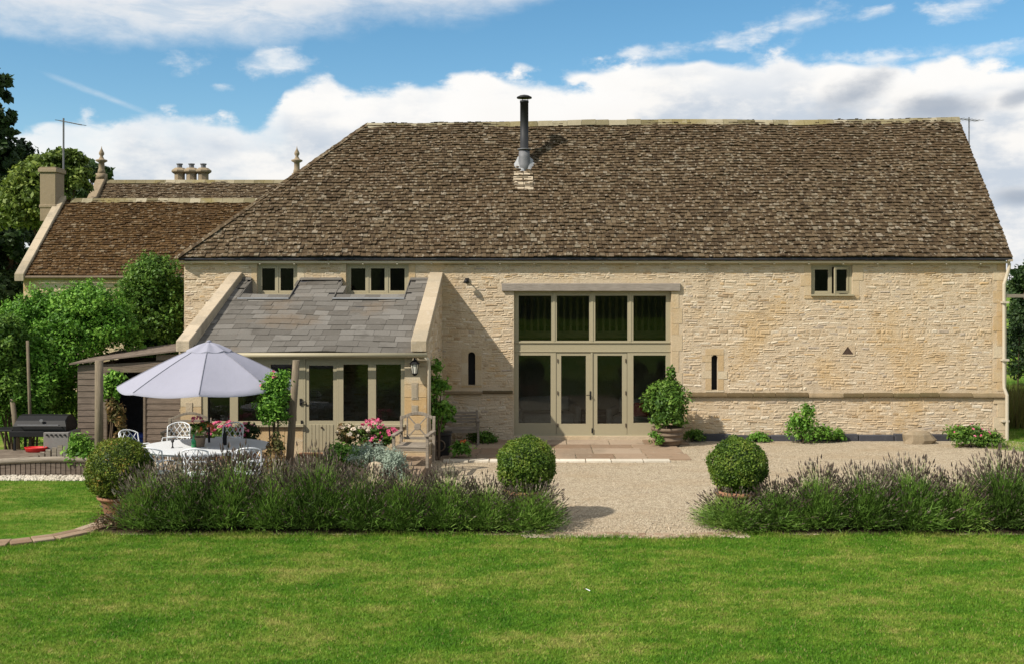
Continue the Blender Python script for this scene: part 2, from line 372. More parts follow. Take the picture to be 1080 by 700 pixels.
def leaf_quads(P, size, rng, out=None, outk=.8, aspect=.5, jit=.35):
    N = len(P); nrm = rng.normal(size=(N, 3)); nrm[:, 2] += .4
    if out is not None: nrm = nrm + out * outk * 1.5
    nrm = norm(nrm); t = norm(np.cross(nrm, rng.normal(size=(N, 3)))); b = np.cross(nrm, t)
    L = (size * (1 + jit * rng.normal(size=N)).clip(.4, 1.9))[:, None]
    return np.stack([P - t * L * .5, P + b * L * aspect * .5, P + t * L * .5, P - b * L * aspect * .5], 1).reshape(-1, 3)
def crown_pts(ells, N, rng, nsub=26, sub=.30, lo=.55):
    E = np.array(ells, float); vol = (E[:, 3] * E[:, 4] * E[:, 5]) ** (2 / 3); cnt = (N * vol / vol.sum()).astype(int)
    PP, OO, RR = [], [], []
    for e, c in zip(E, cnt):
        d = norm(rng.normal(size=(nsub, 3))); d[:, 2] = np.where(d[:, 2] < -.5, -d[:, 2], d[:, 2])
        sc = d * rng.uniform(lo, 1.0, (nsub, 1)); tone = rng.uniform(0, 1, nsub); rs = rng.uniform(.65, 1.25, nsub)
        i = rng.integers(0, nsub, c)
        q = norm(rng.normal(size=(c, 3))) * (rng.uniform(0, 1, (c, 1)) ** .5) * sub * rs[i][:, None]
        p = sc[i] + q
        PP.append(p * e[3:6] + e[:3]); OO.append(norm(norm(q) * .6 + norm(p))); RR.append(tone[i] * .55 + rng.uniform(0, 1, c) * .45)
    return np.concatenate(PP), np.concatenate(OO), np.concatenate(RR)
def foliage(name, ells, N, size, mat, parent, seed, nsub=26, sub=.30, lo=.55, aspect=.5, outk=.8, shoots=0):
    rng = np.random.default_rng(seed); P, O, R = crown_pts(ells, N, rng, nsub, sub, lo)
    if shoots:   # loose sprigs that break the outline
        E_ = np.array(ells, float); k = rng.integers(0, len(E_), shoots); d = norm(rng.normal(size=(shoots, 3)) + np.array([0, 0, .5])); ln = rng.uniform(.15, .5, shoots); m = max(6, N // (9 * shoots))
        i = np.repeat(np.arange(shoots), m); q = rng.uniform(0, 1, (shoots * m, 1)); mr = E_[:, 3:6].mean(1)
        bend = rng.normal(size=(shoots, 3)) * .16
        S_ = E_[k[i], :3] + d[i] * E_[k[i], 3:6] * .85 + (d[i] + bend[i] * q) * q * (ln[i] * mr[k[i]])[:, None] + rng.normal(size=(shoots * m, 3)) * size * .55
        P = np.concatenate([P, S_]); O = np.concatenate([O, d[i]]); R = np.concatenate([R, rng.uniform(.3, 1, len(S_))])
    return npmesh(name, leaf_quads(P, size, rng, O, outk, aspect), 4, mat, parent, R)
def settle(root, base):
    base = Vector(base); root.location = base
    for ch in root.children: ch.location = ch.location - base
R1 = random.Random(7)

# ------------------------------------------------------------------ ground
def sheet(name, pts, z, mat, kind='structure', sub=None):
    b = MB(); b.face([(x, y, z) for x, y in pts]); o = b.build(name, mat); o['kind'] = kind; return o
sheet('ground', [(-1500, -300), (1500, -300), (1500, 2500), (-1500, 2500)], 0, 'lawn_ground')
rg = np.random.default_rng(3)
FE = lambda x: 16.92 + (.22 if x < .3 or x > 3.05 else 0)
edge = [(x, FE(x) + .05 * math.sin(x * 2.3) + .04 * math.sin(x * 5.1 + 1) + R1.uniform(-.02, .02)) for x in np.arange(-7.2, 20.01, .25)]
b = MB(); gx = np.linspace(-260, 260, 27); gy_ = [-70, -95, -130, -180, -260]; hz = [0, 9, 18, 26, 30]  # invented hillside behind the camera, added so the upper panes reflect dark
hv = lambda x, k: -.5 + hz[k] * (1 + .35 * math.sin(x * .021 + k) + .2 * math.sin(x * .055 + 2 * k))
for a, c in zip(gx, gx[1:]):
    for k in range(4): b.face([(a, gy_[k], hv(a, k)), (c, gy_[k], hv(c, k)), (c, gy_[k + 1], hv(c, k + 1)), (a, gy_[k + 1], hv(a, k + 1))], R1.random())
hl = b.build('sky_blocker', 'leaf_dark', None, True); hl['kind'] = 'structure'
sheet('gravel', edge + [(20, 21.5), (14, 26.2), (12.3, 27.6), (-12.5, 27.6), (-12.5, 22.0), (-7.2, 21.9)], .006, 'gravel')
sheet('planting_bed', [(-7.3, 17.17), (.25, 17.17), (.35, 18.6), (-7.0, 18.6)], .011, 'soil')
sheet('planting_bed', [(3.1, 17.17), (14, 17.17), (14, 18.4), (3.0, 18.4)], .011, 'soil')
b = MB(); b.box(-7.95, -2.3, 19.3, 23.6, 0.0, .25); tr = b.build('terrace', 'paving_stone'); tr['kind'] = 'structure'
# stone slabs before the doors
b = MB(); y = 24.35
while y < 27.35:
    h = R1.uniform(.62, .85); x = -2.2 + R1.uniform(-.2, .1)
    while x < 3.1:
        w = R1.uniform(.75, 1.25); b.box(x, x + w - .03, y, y + h - .03, -.02, .03 + R1.uniform(0, .008), R1.random()); x += w
    y += h
paving = b.build('stone_paving', 'paving_stone', bevel=.006); paving['kind'] = 'structure'
b = MB(); x = -2.1
while x < 2.9:
    w = R1.uniform(.45, .8); b.box(x, x + w - .02, 24.05, 24.33, -.02, .045 + R1.uniform(0, .01), R1.random()); x += w
e_ = b.build('paving_edge', 'pale_stone', bevel=.008); e_['kind'] = 'structure'
# cobble edge of the gravel opening
b = MB()
for row in range(2):
    x = .1
    while x < 3.4:
        w = R1.uniform(.07, .16); yy = 16.93 + row * .12 + .05 * math.sin(x * 2.3)
        b.box(x, x + w - .012, yy, yy + .105, -.02, .022 + R1.uniform(0, .02), R1.random()); x += w
e_ = b.build('cobble_edge', 'paving_stone', bevel=.01); e_['kind'] = 'structure'
# curving stone edging beside the small lawn
b = MB()
cp = [(-9.0, 16.35), (-8.3, 16.5), (-7.75, 16.85), (-7.45, 17.3), (-7.3, 17.9), (-7.4, 18.6)]
for (xa, ya), (xb, yb) in zip(cp, cp[1:]):
    dx, dy = xb - xa, yb - ya; L = math.hypot(dx, dy); nx, ny = -dy / L, dx / L
    k = 2 if L > .6 else 1
    for i in range(k):
        t0, t1 = i / k + .012, (i + 1) / k - .012
        for s0, s1 in ((-.17, .02), (.035, .2)):
            P = [(xa + dx * t + nx * s, ya + dy * t + ny * s) for t, s in ((t0, s0), (t1, s0), (t1, s1), (t0, s1))]
            z1 = .035 + R1.uniform(0, .012)
            b.hexa([(*p, -.02) for p in P] + [(*p, z1) for p in P], R1.random())
e_ = b.build('stone_edging', 'paving_stone', bevel=.008); e_['kind'] = 'structure'
sheet('small_lawn', [(-14, 16.5), (-9, 16.55), (-8.2, 16.72), (-7.8, 17.05), (-7.55, 17.5), (-7.5, 18.6), (-7.8, 21.75), (-14, 21.8)], .012, 'lawn_ground')

b = MB(); rp = random.Random(19)
for i in range(5200):
    if i < 2200: x, y, s = rp.uniform(-.2, 3.5), 16.9 + abs(rp.gauss(0, .28)) + .05 * math.sin(i), rp.uniform(.008, .022)
    else: y = rp.uniform(17, 25.5); x = rp.uniform(-1.2, 13) if y > 18.6 else rp.uniform(.2, 3.2); s = rp.uniform(.008, .018)
    M = Matrix.Translation((x, y, .012)) @ Matrix.Rotation(rp.uniform(0, 6), 4, 'Z'); k = rp.uniform(.5, .9)
    P = [(-s, -s * k, 0), (s, -s * k, 0), (s, s * k, 0), (-s, s * k, 0)]; T = [(p[0] * .6, p[1] * .6, s * .8) for p in P]; P = [tuple(M @ Vector(p)) for p in P]; T = [tuple(M @ Vector(p)) for p in T]; r = rp.random()
    b.face(T, r)
    for q in range(4): b.face([P[q], P[(q + 1) % 4], T[(q + 1) % 4], T[q]], r)
pb = b.build('loose_stones', 'coping_stone'); tag(pb, 'small loose stones scattered over the gravel', 'stones', None, 'stuff')
def grass(name, inside, x0, x1, y0, y1, dens, hgt, seed, label):
    rng = np.random.default_rng(seed); N = int((x1 - x0) * (y1 - y0) * dens)
    P = np.stack([rng.uniform(x0, x1, N), rng.uniform(y0, y1, N)], 1)
    k = inside(P[:, 0], P[:, 1]); P = P[k]; N = len(P)
    a = rng.uniform(0, 2 * np.pi, N); w = rng.uniform(.0035, .007, N); h = hgt * rng.uniform(.5, 1.35, N)
    h = h * (1 + 1.2 * np.exp(-((P[:, 1] - np.where((P[:, 0] < .3) | (P[:, 0] > 3.05), 17.12, 16.9)) / .14) ** 2)) if 'front' in label else h
    z = np.full(N, .004); base = np.stack([P[:, 0], P[:, 1], z], 1)
    dv = np.stack([np.cos(a) * w, np.sin(a) * w, 0 * a], 1)
    ln = np.stack([rng.normal(size=N) * h * .55, rng.normal(size=N) * h * .55, h], 1)
    V = np.stack([base - dv, base + dv, base + ln], 1).reshape(-1, 3)
    o = npmesh(name, V, 3, 'lawn_blade', None, rng.uniform(0, 1, N)); o['kind'] = 'stuff'; o['label'] = label; o['category'] = 'grass'
    return o
frame = lambda x, y: (x > (-260 - PX) * y / F) & (x < (1300 - PX) * y / F)
grass('grass', lambda x, y: frame(x, y) & (y < 16.92 + np.where((x < .3) | (x > 3.05), .22, 0) + .05 * np.sin(x * 2.3) + .04 * np.sin(x * 5.1 + 1)) & ~((x < -7.3) & (y > 16.15 + (x + 9) * .5)), -13.2, 12.5, 10.4, 17.3, 3500, .030, 1, 'mown green lawn across the front of the photo')
grass('grass', lambda x, y: frame(x, y) & (y > 16.75 + np.maximum(0, x + 8.6) * .9) & (x < -7.5 - (y - 18.6).clip(0) * .1), -15.5, -7.5, 16.6, 21.8, 2200, .034, 2, 'small mown lawn left of the clipped box ball')
grass('grass', lambda x, y: (y > 25.0 + (12.6 - x) * .9) & frame(x, y), 11.2, 16.5, 25, 33, 1300, .05, 5, 'grass beside the right end of the barn')

# ------------------------------------------------------------------ masonry helpers
def wall_sheet(b, org, u, W, H_, holes, nrm, depth, topfun=None):
    """flat sheet with rectangular holes, plus the sides of each hole"""
    org, u, nrm = Vector(org), Vector(u), Vector(nrm)
    P = lambda a, z, d=0: org + u * a + Vector((0, 0, z)) - nrm * d
    xs = sorted({0, W, *[h[0] for h in holes], *[h[1] for h in holes]}); zs = sorted({0, H_, *[h[2] for h in holes], *[h[3] for h in holes]})
    for xa, xb in zip(xs, xs[1:]):
        for za, zb in zip(zs, zs[1:]):
            xm, zm = (xa + xb) / 2, (za + zb) / 2
            if any(h[0] < xm < h[1] and h[2] < zm < h[3] for h in holes): continue
            b.face([P(xa, za), P(xb, za), P(xb, zb), P(xa, zb)])
    for h in holes:
        a0, a1, z0, z1 = h[:4]
        b.face([P(a0, z0), P(a0, z0, depth), P(a0, z1, depth), P(a0, z1)]); b.face([P(a1, z0), P(a1, z1), P(a1, z1, depth), P(a1, z0, depth)])
        b.face([P(a0, z1), P(a0, z1, depth), P(a1, z1, depth), P(a1, z1)]); b.face([P(a0, z0), P(a1, z0), P(a1, z0, depth), P(a0, z0, depth)])
def rubble(b, org, u, W, H_, holes, nrm, R, ch=(.04, .085), cw=(.08, .34), relief=(.001, .0115), topfun=None, z0=0):
    org, u, nrm = Vector(org), Vector(u), Vector(nrm); up = Vector((0, 0, 1))
    z = z0; ph = R.uniform(0, 9)
    while z < H_:
        h = R.uniform(*ch) * (1.15 if R.random() < .2 else 1); x = -R.uniform(0, .2)
        while x < W:
            w = R.uniform(*cw) * (.6 if R.random() < .3 else 1); xa, xb = max(x, 0.004), min(x + w - .008, W - .004); x += w
            iv = [(xa, xb)]
            for g in holes:
                if g[2] - .01 < z + h and g[3] + .01 > z:
                    iv = [q for (p0, p1) in iv for q in ((p0, min(p1, g[0])), (max(p0, g[1]), p1)) if q[1] > q[0]]
            for p0, p1 in iv:
                if p1 - p0 < .035: continue
                top = min(z + h - .008, H_ if topfun is None else topfun((p0 + p1) / 2))
                wv = lambda q: .018 * math.sin(q * 1.7 + ph) + .010 * math.sin(q * 5.1 + z * 3)
                j = lambda s: R.uniform(-s, s)
                if top - z < .025: continue
                d = relief[0] + (relief[1] - relief[0]) * R.random() ** 1.8 * 1.35
                O = [(p0, z + wv(p0)), (p1, z + wv(p1)), (p1, top + wv(p1)), (p0, top + wv(p0))]
                I = [(p0 + .018 + abs(j(.025)), O[0][1] + .008 + abs(j(.014))), (p1 - .018 - abs(j(.025)), O[1][1] + .008 + abs(j(.014))), (p1 - .018 - abs(j(.03)), O[2][1] - .014 - abs(j(.018))), (p0 + .018 + abs(j(.03)), O[3][1] - .014 - abs(j(.018)))]
                o = [org + u * a + up * c - nrm * .002 for a, c in O]
                t = [org + u * a + up * c + nrm * (d + j(.0065)) for a, c in I]
                r = min(1, max(0, R.gauss(.52, .27)))
                b.face(t, r)
                for k in range(4): b.face([o[k], o[(k + 1) % 4], t[(k + 1) % 4], t[k]], r)
        z += h
def slate_roof(b, EL, ER, RL, RR_, e0, e1, cw, R, th=.03, lift=.012, drop=None, gap=.006):
    """overlapping stone slates in diminishing courses over the quad eaveL, eaveR, ridgeR, ridgeL"""
    EL, ER, RL, RR_ = map(Vector, (EL, ER, RL, RR_))
    ud = (ER - EL).normalized(); nrm = ud.cross((RL + RR_) / 2 - (EL + ER) / 2).normalized()
    hgt = ((RL + RR_) / 2 - (EL + ER) / 2).length
    Lf = lambda v: EL.lerp(RL, v); Rf = lambda v: ER.lerp(RR_, v)
    v = 0.0; k = 0
    def pt(u, vv, d):
        a, c = Lf(vv), Rf(vv); ua, uc = (a - EL).dot(ud), (c - EL).dot(ud)
        t = 0 if uc - ua < 1e-5 else min(max((u - ua) / (uc - ua), 0), 1)
        q = a.lerp(c, t)
        sag = .018 * math.sin(q.x * .9 + vv * 4) + .012 * math.sin(q.x * 2.3 - vv * 7)
        return q + nrm * (d + sag)
    while v < .999:
        ex = (e0 + (e1 - e0) * v) / hgt; v1 = min(v + ex, 1); vt = min(v + ex * 1.75, 1)
        ua = (Lf(v) - EL).dot(ud); uc = (Rf(v) - EL).dot(ud); u = ua - R.uniform(0, cw[1]); wob = R.uniform(-.006, .006) / hgt
        while u < uc:
            w = R.uniform(*cw); a, c = u, u + w - gap; u += w
            if c < ua + .02 or a > uc - .02: continue
            l = lift * R.uniform(.2, 1.8); t = th * R.uniform(.7, 1.5); dv = R.uniform(-.016, .016) / hgt * (0.4 if v == 0 else 1) + wob
            if drop and drop(pt((a + c) / 2, v, 0)): continue
            j = R.uniform(-.004, .004)
            A = [pt(a, v + dv, l + j), pt(c, v + dv + R.uniform(-.005, .005) / hgt, l - j), pt(c, v + dv, l + t - j), pt(a, v + dv, l + t + j)]
            T = [pt(a, vt, .004), pt(c, vt, .004)]
            r = R.random()
            b.face([A[3], A[2], T[1], T[0]], r); b.face([A[0], A[1], A[2], A[3]], r)
            b.face([A[0], A[3], T[0]], r); b.face([A[1], T[1], A[2]], r)
        v = v1; k += 1

# ------------------------------------------------------------------ the barn
YW = 27.5
barn = thing('barn', 'long honey coloured stone barn with tall glazed doors and a huge stone slate roof', 'barn')
BX0, BX1, BY1 = -9.22, 12.45, 34.0
EZ = 4.78
def wx(px): return X(px, YW)
def hole(px0, px1, py0, py1): return (wx(px0) - BX0, wx(px1) - BX0, Z(py1, YW), Z(py0, YW))
hW1 = hole(271, 313.5, 278.2, 311.5); hW2 = hole(365, 431, 278.2, 311.5); hW3 = hole(855.5, 899, 279.5, 312)
hD = hole(542, 708, 307, 459.6); hS1 = hole(493.6, 501.2, 371, 406); hS2 = hole(750.4, 757, 374, 411)
LDX0, LDX1, LDY = -7.97, -2.41, 23.5        # lean-to footprint
holes = [hW1, hW2, hW3, hD, hS1, hS2]
b = MB(); wall_sheet(b, (BX0, YW, -.1), (1, 0, 0), BX1 - BX0, EZ + .1, [(h[0], h[1], h[2] + .1, h[3] + .1) for h in holes], (0, -1, 0), .42)
b.face([(BX0, YW, 0), (BX0, BY1, 0), (BX0, BY1, EZ), (BX0, YW, EZ)])
b.face([(BX0, BY1, 0), (BX1, BY1, 0), (BX1, BY1, EZ), (BX0, BY1, EZ)])
b.face([(BX1, YW, 0), (BX1, BY1, 0), (BX1, BY1, EZ), (BX1, 30.8, 8.85), (BX1, YW, EZ)])
wall = b.build('wall', 'mortar', barn)
b = MB(); R = random.Random(11)
sur = []   # dressed stone reserved areas (window surrounds, jambs, string course)
def pad(h, l, r, t, d): return (h[0] - l, h[1] + r, h[2] - d, h[3] + t)
res = [pad(hW1, .16, .22, .1, .09), pad(hW2, .16, .2, .1, .09), pad(hW3, .30, .30, .1, .1), pad(hD, .02, .30, .22, .1), pad(hS1, .18, .18, .10, .06), pad(hS2, .26, .26, .18, .06),
       (wx(725) - BX0, BX1 - BX0 - .12, 1.13, 1.30), (wx(467) - BX0, wx(541) - BX0, 1.22, 1.33), (wx(525) - BX0, wx(721) - BX0, 3.9, 4.13), (BX1 - BX0 - .36, BX1 - BX0, -.1, 4.7)]
tri = (wx(894) - BX0, 2.375)
res.append((tri[0] - .19, tri[0] + .19, tri[1] - .15, tri[1] + .13))
rubble(b, (BX0, YW, 0), (1, 0, 0), BX1 - BX0, EZ - .04, res, (0, -1, 0), R)
# left end wall, seen past the lean-to only from a step to the side
rubble(b, (BX0, BY1, 0), (0, -1, 0), BY1 - YW, EZ - .04, [], (-1, 0, 0), R, (.09, .16), (.2, .5))
b.build('wall_stones', 'rubble', barn)
# dressed stone
def blocks(b, x0, x1, y, z0, z1, hs, R, deep=.2, proud=.010, alt=0, side=1):
    z = z0; k = 0
    while z < z1 - .03:
        h = min(R.uniform(*hs), z1 - z); 
        if z1 - z - h < .08: h = z1 - z
        e = alt if k % 2 else 0
        xa, xb = (x0 - (e if side < 0 else 0), x1 + (e if side > 0 else 0))
        p = proud + R.uniform(-.004, .004)
        b.box(xa + .004, xb - .004, y - p, y + deep, z + .004, z + h - .004, R.random()); z += h; k += 1
for h, l, r, t, d, alt in ((hW1, .15, .2, 0, .08, .0), (hW2, .15, .18, 0, .08, .0), (hW3, .18, .18, 0, .08, .10), (hS1, .17, .17, .09, .05, .0), (hS2, .16, .16, .16, .05, .09)):
    b = MB(); x0, x1 = h[0] + BX0, h[1] + BX0
    blocks(b, x0 - l, x0, YW, h[2], h[3], (.2, .42), R, .05, alt=alt, side=-1); blocks(b, x1, x1 + r, YW, h[2], h[3], (.2, .42), R, .05, alt=alt, side=1)
    if t: b.box(x0 - l + .004, x1 + r - .004, YW - .011, YW + .05, h[3] + .004, h[3] + t, R.random())
    b.box(x0 - l, x1 + r, YW - (.02 if t == 0 else .012), YW + .05, h[2] - d, h[2] - .004, R.random())
    b.build('opening_surround', 'ashlar', barn)
b = MB(); blocks(b, hD[1] + BX0, hD[1] + BX0 + .2, YW, .0, hD[3], (.25, .6), R, .05, alt=.09); b.build('jamb_stones', 'ashlar', barn)
b = MB(); blocks(b, BX1 - .24, BX1, YW, 0, 1.12, (.22, .36), R, .2, .03, alt=.1, side=-1); b.build('quoins', 'ashlar', barn); b = MB(); blocks(b, BX1 - .24, BX1, YW, 1.3, EZ - .06, (.24, .4), R, .2, .012, alt=.1, side=-1); b.build('quoins', 'ashlar', barn); b = MB()
# slab round the triangular vent, left open in the middle
tx = wx(894); tz = tri[1]
for P in ([(-.19, -.15), (.19, -.15), (.15, -.11), (-.15, -.11)], [(-.19, -.15), (-.15, -.11), (0, .10), (0, .13), (-.19, .13)], [(.19, -.15), (.19, .13), (0, .13), (0, .10), (.15, -.11)]):
    b.face([(tx + p, YW - .014, tz + q) for p, q in P], .35)
b.build('vent_surround', 'rubble', barn)
b = MB(); b.face([(tx - .16, YW - .004, tz - .12), (tx + .16, YW - .004, tz - .12), (tx, YW - .004, tz + .11)]); b.build('vent', 'rust_iron', barn)
# string course: sloping mossy ledge, in lengths; wall below stands slightly proud
for x0, x1, za, zb in ((wx(725), BX1 - .02, 1.14, 1.27), (wx(467), wx(541), 1.23, 1.31)):
    x = x0; b = MB()
    while x < x1:
        w = min(R.uniform(.5, 1.1), x1 - x); j = R.uniform(-.012, .012); p = .085 + R.uniform(-.012, .012)
        b.hexa([(x + .004, YW - p, za + j), (x + w - .004, YW - p, za + j), (x + w - .004, YW + .02, za + j), (x + .004, YW + .02, za + j),
                (x + .004, YW - p + .01, za + .055 + j), (x + w - .004, YW - p + .01, za + .05 + j), (x + w - .004, YW + .02, zb + j), (x + .004, YW + .02, zb + j)], R.random()); x += w
    b.build('string_course', 'mossy_stone', barn, bevel=.012)
# dark stones laid along the foot of the wall
b = MB(); x = wx(728)
while x < wx(1000):
    w = R.uniform(.6, 1.1); b.box(x, x + w - .02, YW - .16, YW - .005, -.02, .17 + R.uniform(-.02, .03), R.random()); x += w
b.build('kerb_stones', 'dark_stone', barn, bevel=.015)
b = MB(); b.box(X(529, 27.4), X(718, 27.4), YW - .075, YW + .30, Z(307.3, 27.4), Z(299, 27.4))
b.build('lintel', 'lintel_oak', barn, bevel=.012)
b = MB(); b.box(BX0 + .1, BX1 - .1, YW + .3, BY1 - .1, .0, .06); b.build('floor', 'room_floor', barn)
b = MB(); b.box(-4, 7, 30.4, BY1 - .1, 2.55, 2.75); x = -3.9
while x < 6.9: b.box(x, x + .07, 30.36, 30.43, 2.75, 3.72); x += .19
b.box(-4, 7, 30.34, 30.45, 3.72, 3.80); b.build('gallery', 'gallery_oak', barn)
# roof
E_L, E_R = Vector((-9.33, 27.27, 4.80)), Vector((12.52, 27.27, 4.80)); R_L, R_R = Vector((-4.92, 30.8, 8.83)), Vector((12.54, 30.8, 8.97))
B_L, B_R = Vector((-9.33, 34.5, 4.80)), Vector((12.48, 34.5, 4.80))
b = MB(); R = random.Random(21)
slate_roof(b, E_L, E_R, R_L, R_R, .150, .104, (.06, .17), R, .034, .018)
slate_roof(b, B_L, E_L, R_L, R_L + Vector((0, .002, 0)), .19, .118, (.10, .24), R)
b.build('roof', 'roof_stone', barn)
b = MB(); dn = Vector((0, 0, -.05))
for q in ((E_L, E_R, R_R, R_L), (B_L, E_L, R_L), (B_R, B_L, R_L, R_R)): b.face([p + dn for p in q])
for a, c in ((E_L, E_R), ): b.face([a + Vector((0, 0, -.05)), c + Vector((0, 0, -.05)), c + Vector((0, .25, -.07)), a + Vector((0, .25, -.07))])
b.face([E_L + dn, B_L + dn, B_L + Vector((.3, 0, -.09)), E_L + Vector((.3, 0, -.09))])
b.build('roof_underlay', 'dark_stone', barn)
b = MB(); x = 0; Lr = (R_R - R_L).length; d = (R_R - R_L).normalized()
while x < Lr:
    w = R.uniform(.38, .55); p, q = R_L + d * x, R_L + d * min(x + w - .008, Lr); j = R.uniform(-.012, .014); r = R.random()
    sg = lambda v: Vector((0, 0, .03 * math.sin(v.x * .55) + j))
    p = p + sg(p); q = q + sg(q); hh = .095; dd = .17
    top = [p + Vector((0, 0, .045)), q + Vector((0, 0, .045 + R.uniform(-.006, .006)))]
    f_ = [p + Vector((0, -dd, -hh - .04)), q + Vector((0, -dd, -hh - .04))]; k_ = [p + Vector((0, dd, -hh - .04)), q + Vector((0, dd, -hh - .04))]
    m_ = [p + Vector((0, -.075, .025)), q + Vector((0, -.075, .025))]
    b.face([f_[0], f_[1], m_[1], m_[0]], r); b.face([m_[0], m_[1], top[1], top[0]], r); b.face([top[0], top[1], k_[1], k_[0]], r)
    b.face([f_[0], m_[0], top[0], k_[0]], r); b.face([f_[1], k_[1], top[1], m_[1]], r); x += w
b.build('ridge_tiles', 'ridge_stone', barn, bevel=.0)
b = MB(); k = 0; n_h = 30   # slim stones along the left hip
for k in range(n_h):
    p, q = E_L.lerp(R_L, k / n_h), E_L.lerp(R_L, (k + 1.06) / n_h); s = Vector((.06, -.10, -.03)); s2 = Vector((-.12, .04, -.03)); up = Vector((0, 0, .055)); j = Vector((0, 0, R.uniform(0, .012)))
    b.face([p + s + j, p + up + j * 2, q + up * .7, q + s], R.random()); b.face([p + up + j * 2, p + s2 + j, q + s2, q + up * .7], R.random()); b.face([p + s + j, p + s2 + j, p + up + j * 2])
b.build('hip_stones', 'roof_stone', barn)
b = MB(); b.box(12.40, 12.47, 27.28, 27.34, 4.70, 4.76)
for s in range(14):
    p, q = E_R.lerp(R_R, s / 14), E_R.lerp(R_R, (s + .97) / 14); o = Vector((-.10, 0, -.055)); o2 = Vector((.01, 0, -.055)); dz = Vector((0, 0, -.05))
    b.hexa([p + o + dz, p + o2 + dz, q + o2 + dz, q + o + dz, p + o, p + o2, q + o2, q + o], R.random())
b.build('verge', 'coping_stone', barn)
# gutter and downpipe
b = MB(); gy, gz = 27.40, 4.70
for i in range(8):
    a0, a1 = math.pi + math.pi * i / 8, math.pi + math.pi * (i + 1) / 8
    P = lambda a, x, r=.055: (x, gy + r * math.cos(a), gz + r * math.sin(a))
    b.face([P(a0, -9.3), P(a0, 12.5), P(a1, 12.5), P(a1, -9.3)]); b.face([P(a0, -9.3, .048), P(a1, -9.3, .048), P(a1, 12.5, .048), P(a0, 12.5, .048)])
b.box(-9.3, 12.5, gy - .058, gy - .046, gz - .004, gz + .006); 
x = -9
while x < 12.4: b.box(x, x + .03, gy - .062, YW, gz - .075, gz - .05); x += .9
g_ = b.build('gutter', 'cream_paint', barn)
b = MB(); xd = X(1059.5, 27.4)
b.tube([(12.49, gy, gz - .05), (12.49, gy + .01, gz - .16), (xd + .06, YW - .07, gz - .42), (xd, YW - .07, gz - .6), (xd, YW - .07, 1.5), (xd, YW - .08, 1.38), (xd + .05, YW - .13, 1.2), (xd + .05, YW - .13, .3), (xd + .05, YW - .13, .02)], .043, 10)
for z in (3.6, 2.1, .5): b.box(xd - .07, xd + .1, YW - .16, YW + .0, z, z + .05)
b.build('downpipe', 'cream_paint', barn)
# flue
fx, fy, fz = -.27, 29.57, 7.54
fl = MB(); fl.lathe([(.150, .30), (.150, .34), (.165, .34), (.165, .40), (.118, .40), (.118, 1.70), (.125, 1.70), (.125, 1.76), (.112, 1.76)], (fx, fy, fz), 20)
flue = fl.build('flue', 'flue_metal', barn, True)
b = MB(); b.lathe([(.02, 1.83), (.215, 1.83), (.215, 1.86), (.13, 1.905), (.02, 1.93)], (fx, fy, fz), 20)
for a in range(3): b.tube([(fx + .1 * math.cos(a * 2.1), fy + .1 * math.sin(a * 2.1), fz + 1.74), (fx + .1 * math.cos(a * 2.1), fy + .1 * math.sin(a * 2.1), fz + 1.84)], .01, 5)
b.build('cowl', 'flue_metal', flue, True)
b = MB(); b.lathe([(.158, .36), (.195, .365), (.195, .395), (.158, .40)], (fx, fy, fz), 20); b.build('collar', 'grey_metal', flue, True)
b = MB()   # lead flashing dressed over the slates
sl = (8.9 - 4.8) / 3.53
def onroof(x, y, d=.07): return (x, y, 4.80 + sl * (y - 27.27) + d)
nseg = 14; rim = []; inn = []
for i in range(nseg):
    a = 2 * math.pi * i / nseg; q = 1 + .16 * math.sin(i * 2.7)
    rim.append(onroof(fx + .29 * q * math.cos(a), fy + .20 * q * math.sin(a) - .03)); inn.append((fx + .158 * math.cos(a), fy + .158 * math.sin(a), onroof(0, fy + .158 * math.sin(a))[2] + .11))
for i in range(nseg): b.face([rim[i], rim[(i + 1) % nseg], inn[(i + 1) % nseg], inn[i]])
b.build('flashing', 'lead', flue, True)
b = MB(); b.lathe([(.24, -.42), (.19, -.05), (.158, .15), (.155, .335)], (fx, fy, fz), 20); b.build('sleeve', 'grey_metal', flue, True)
b = MB()
for i in range(4):
    for k in range(2):
        x0 = fx - .27 + k * .27 + R.uniform(-.03, .03); y0 = fy - .36 - i * .125
        b.face([onroof(x0, y0, .105), onroof(x0 + .25, y0, .105), onroof(x0 + .25, y0 + .11, .085), onroof(x0, y0 + .11, .085)], R.uniform(.3, 1))
b.build('replacement_slates', 'coping_stone', barn)

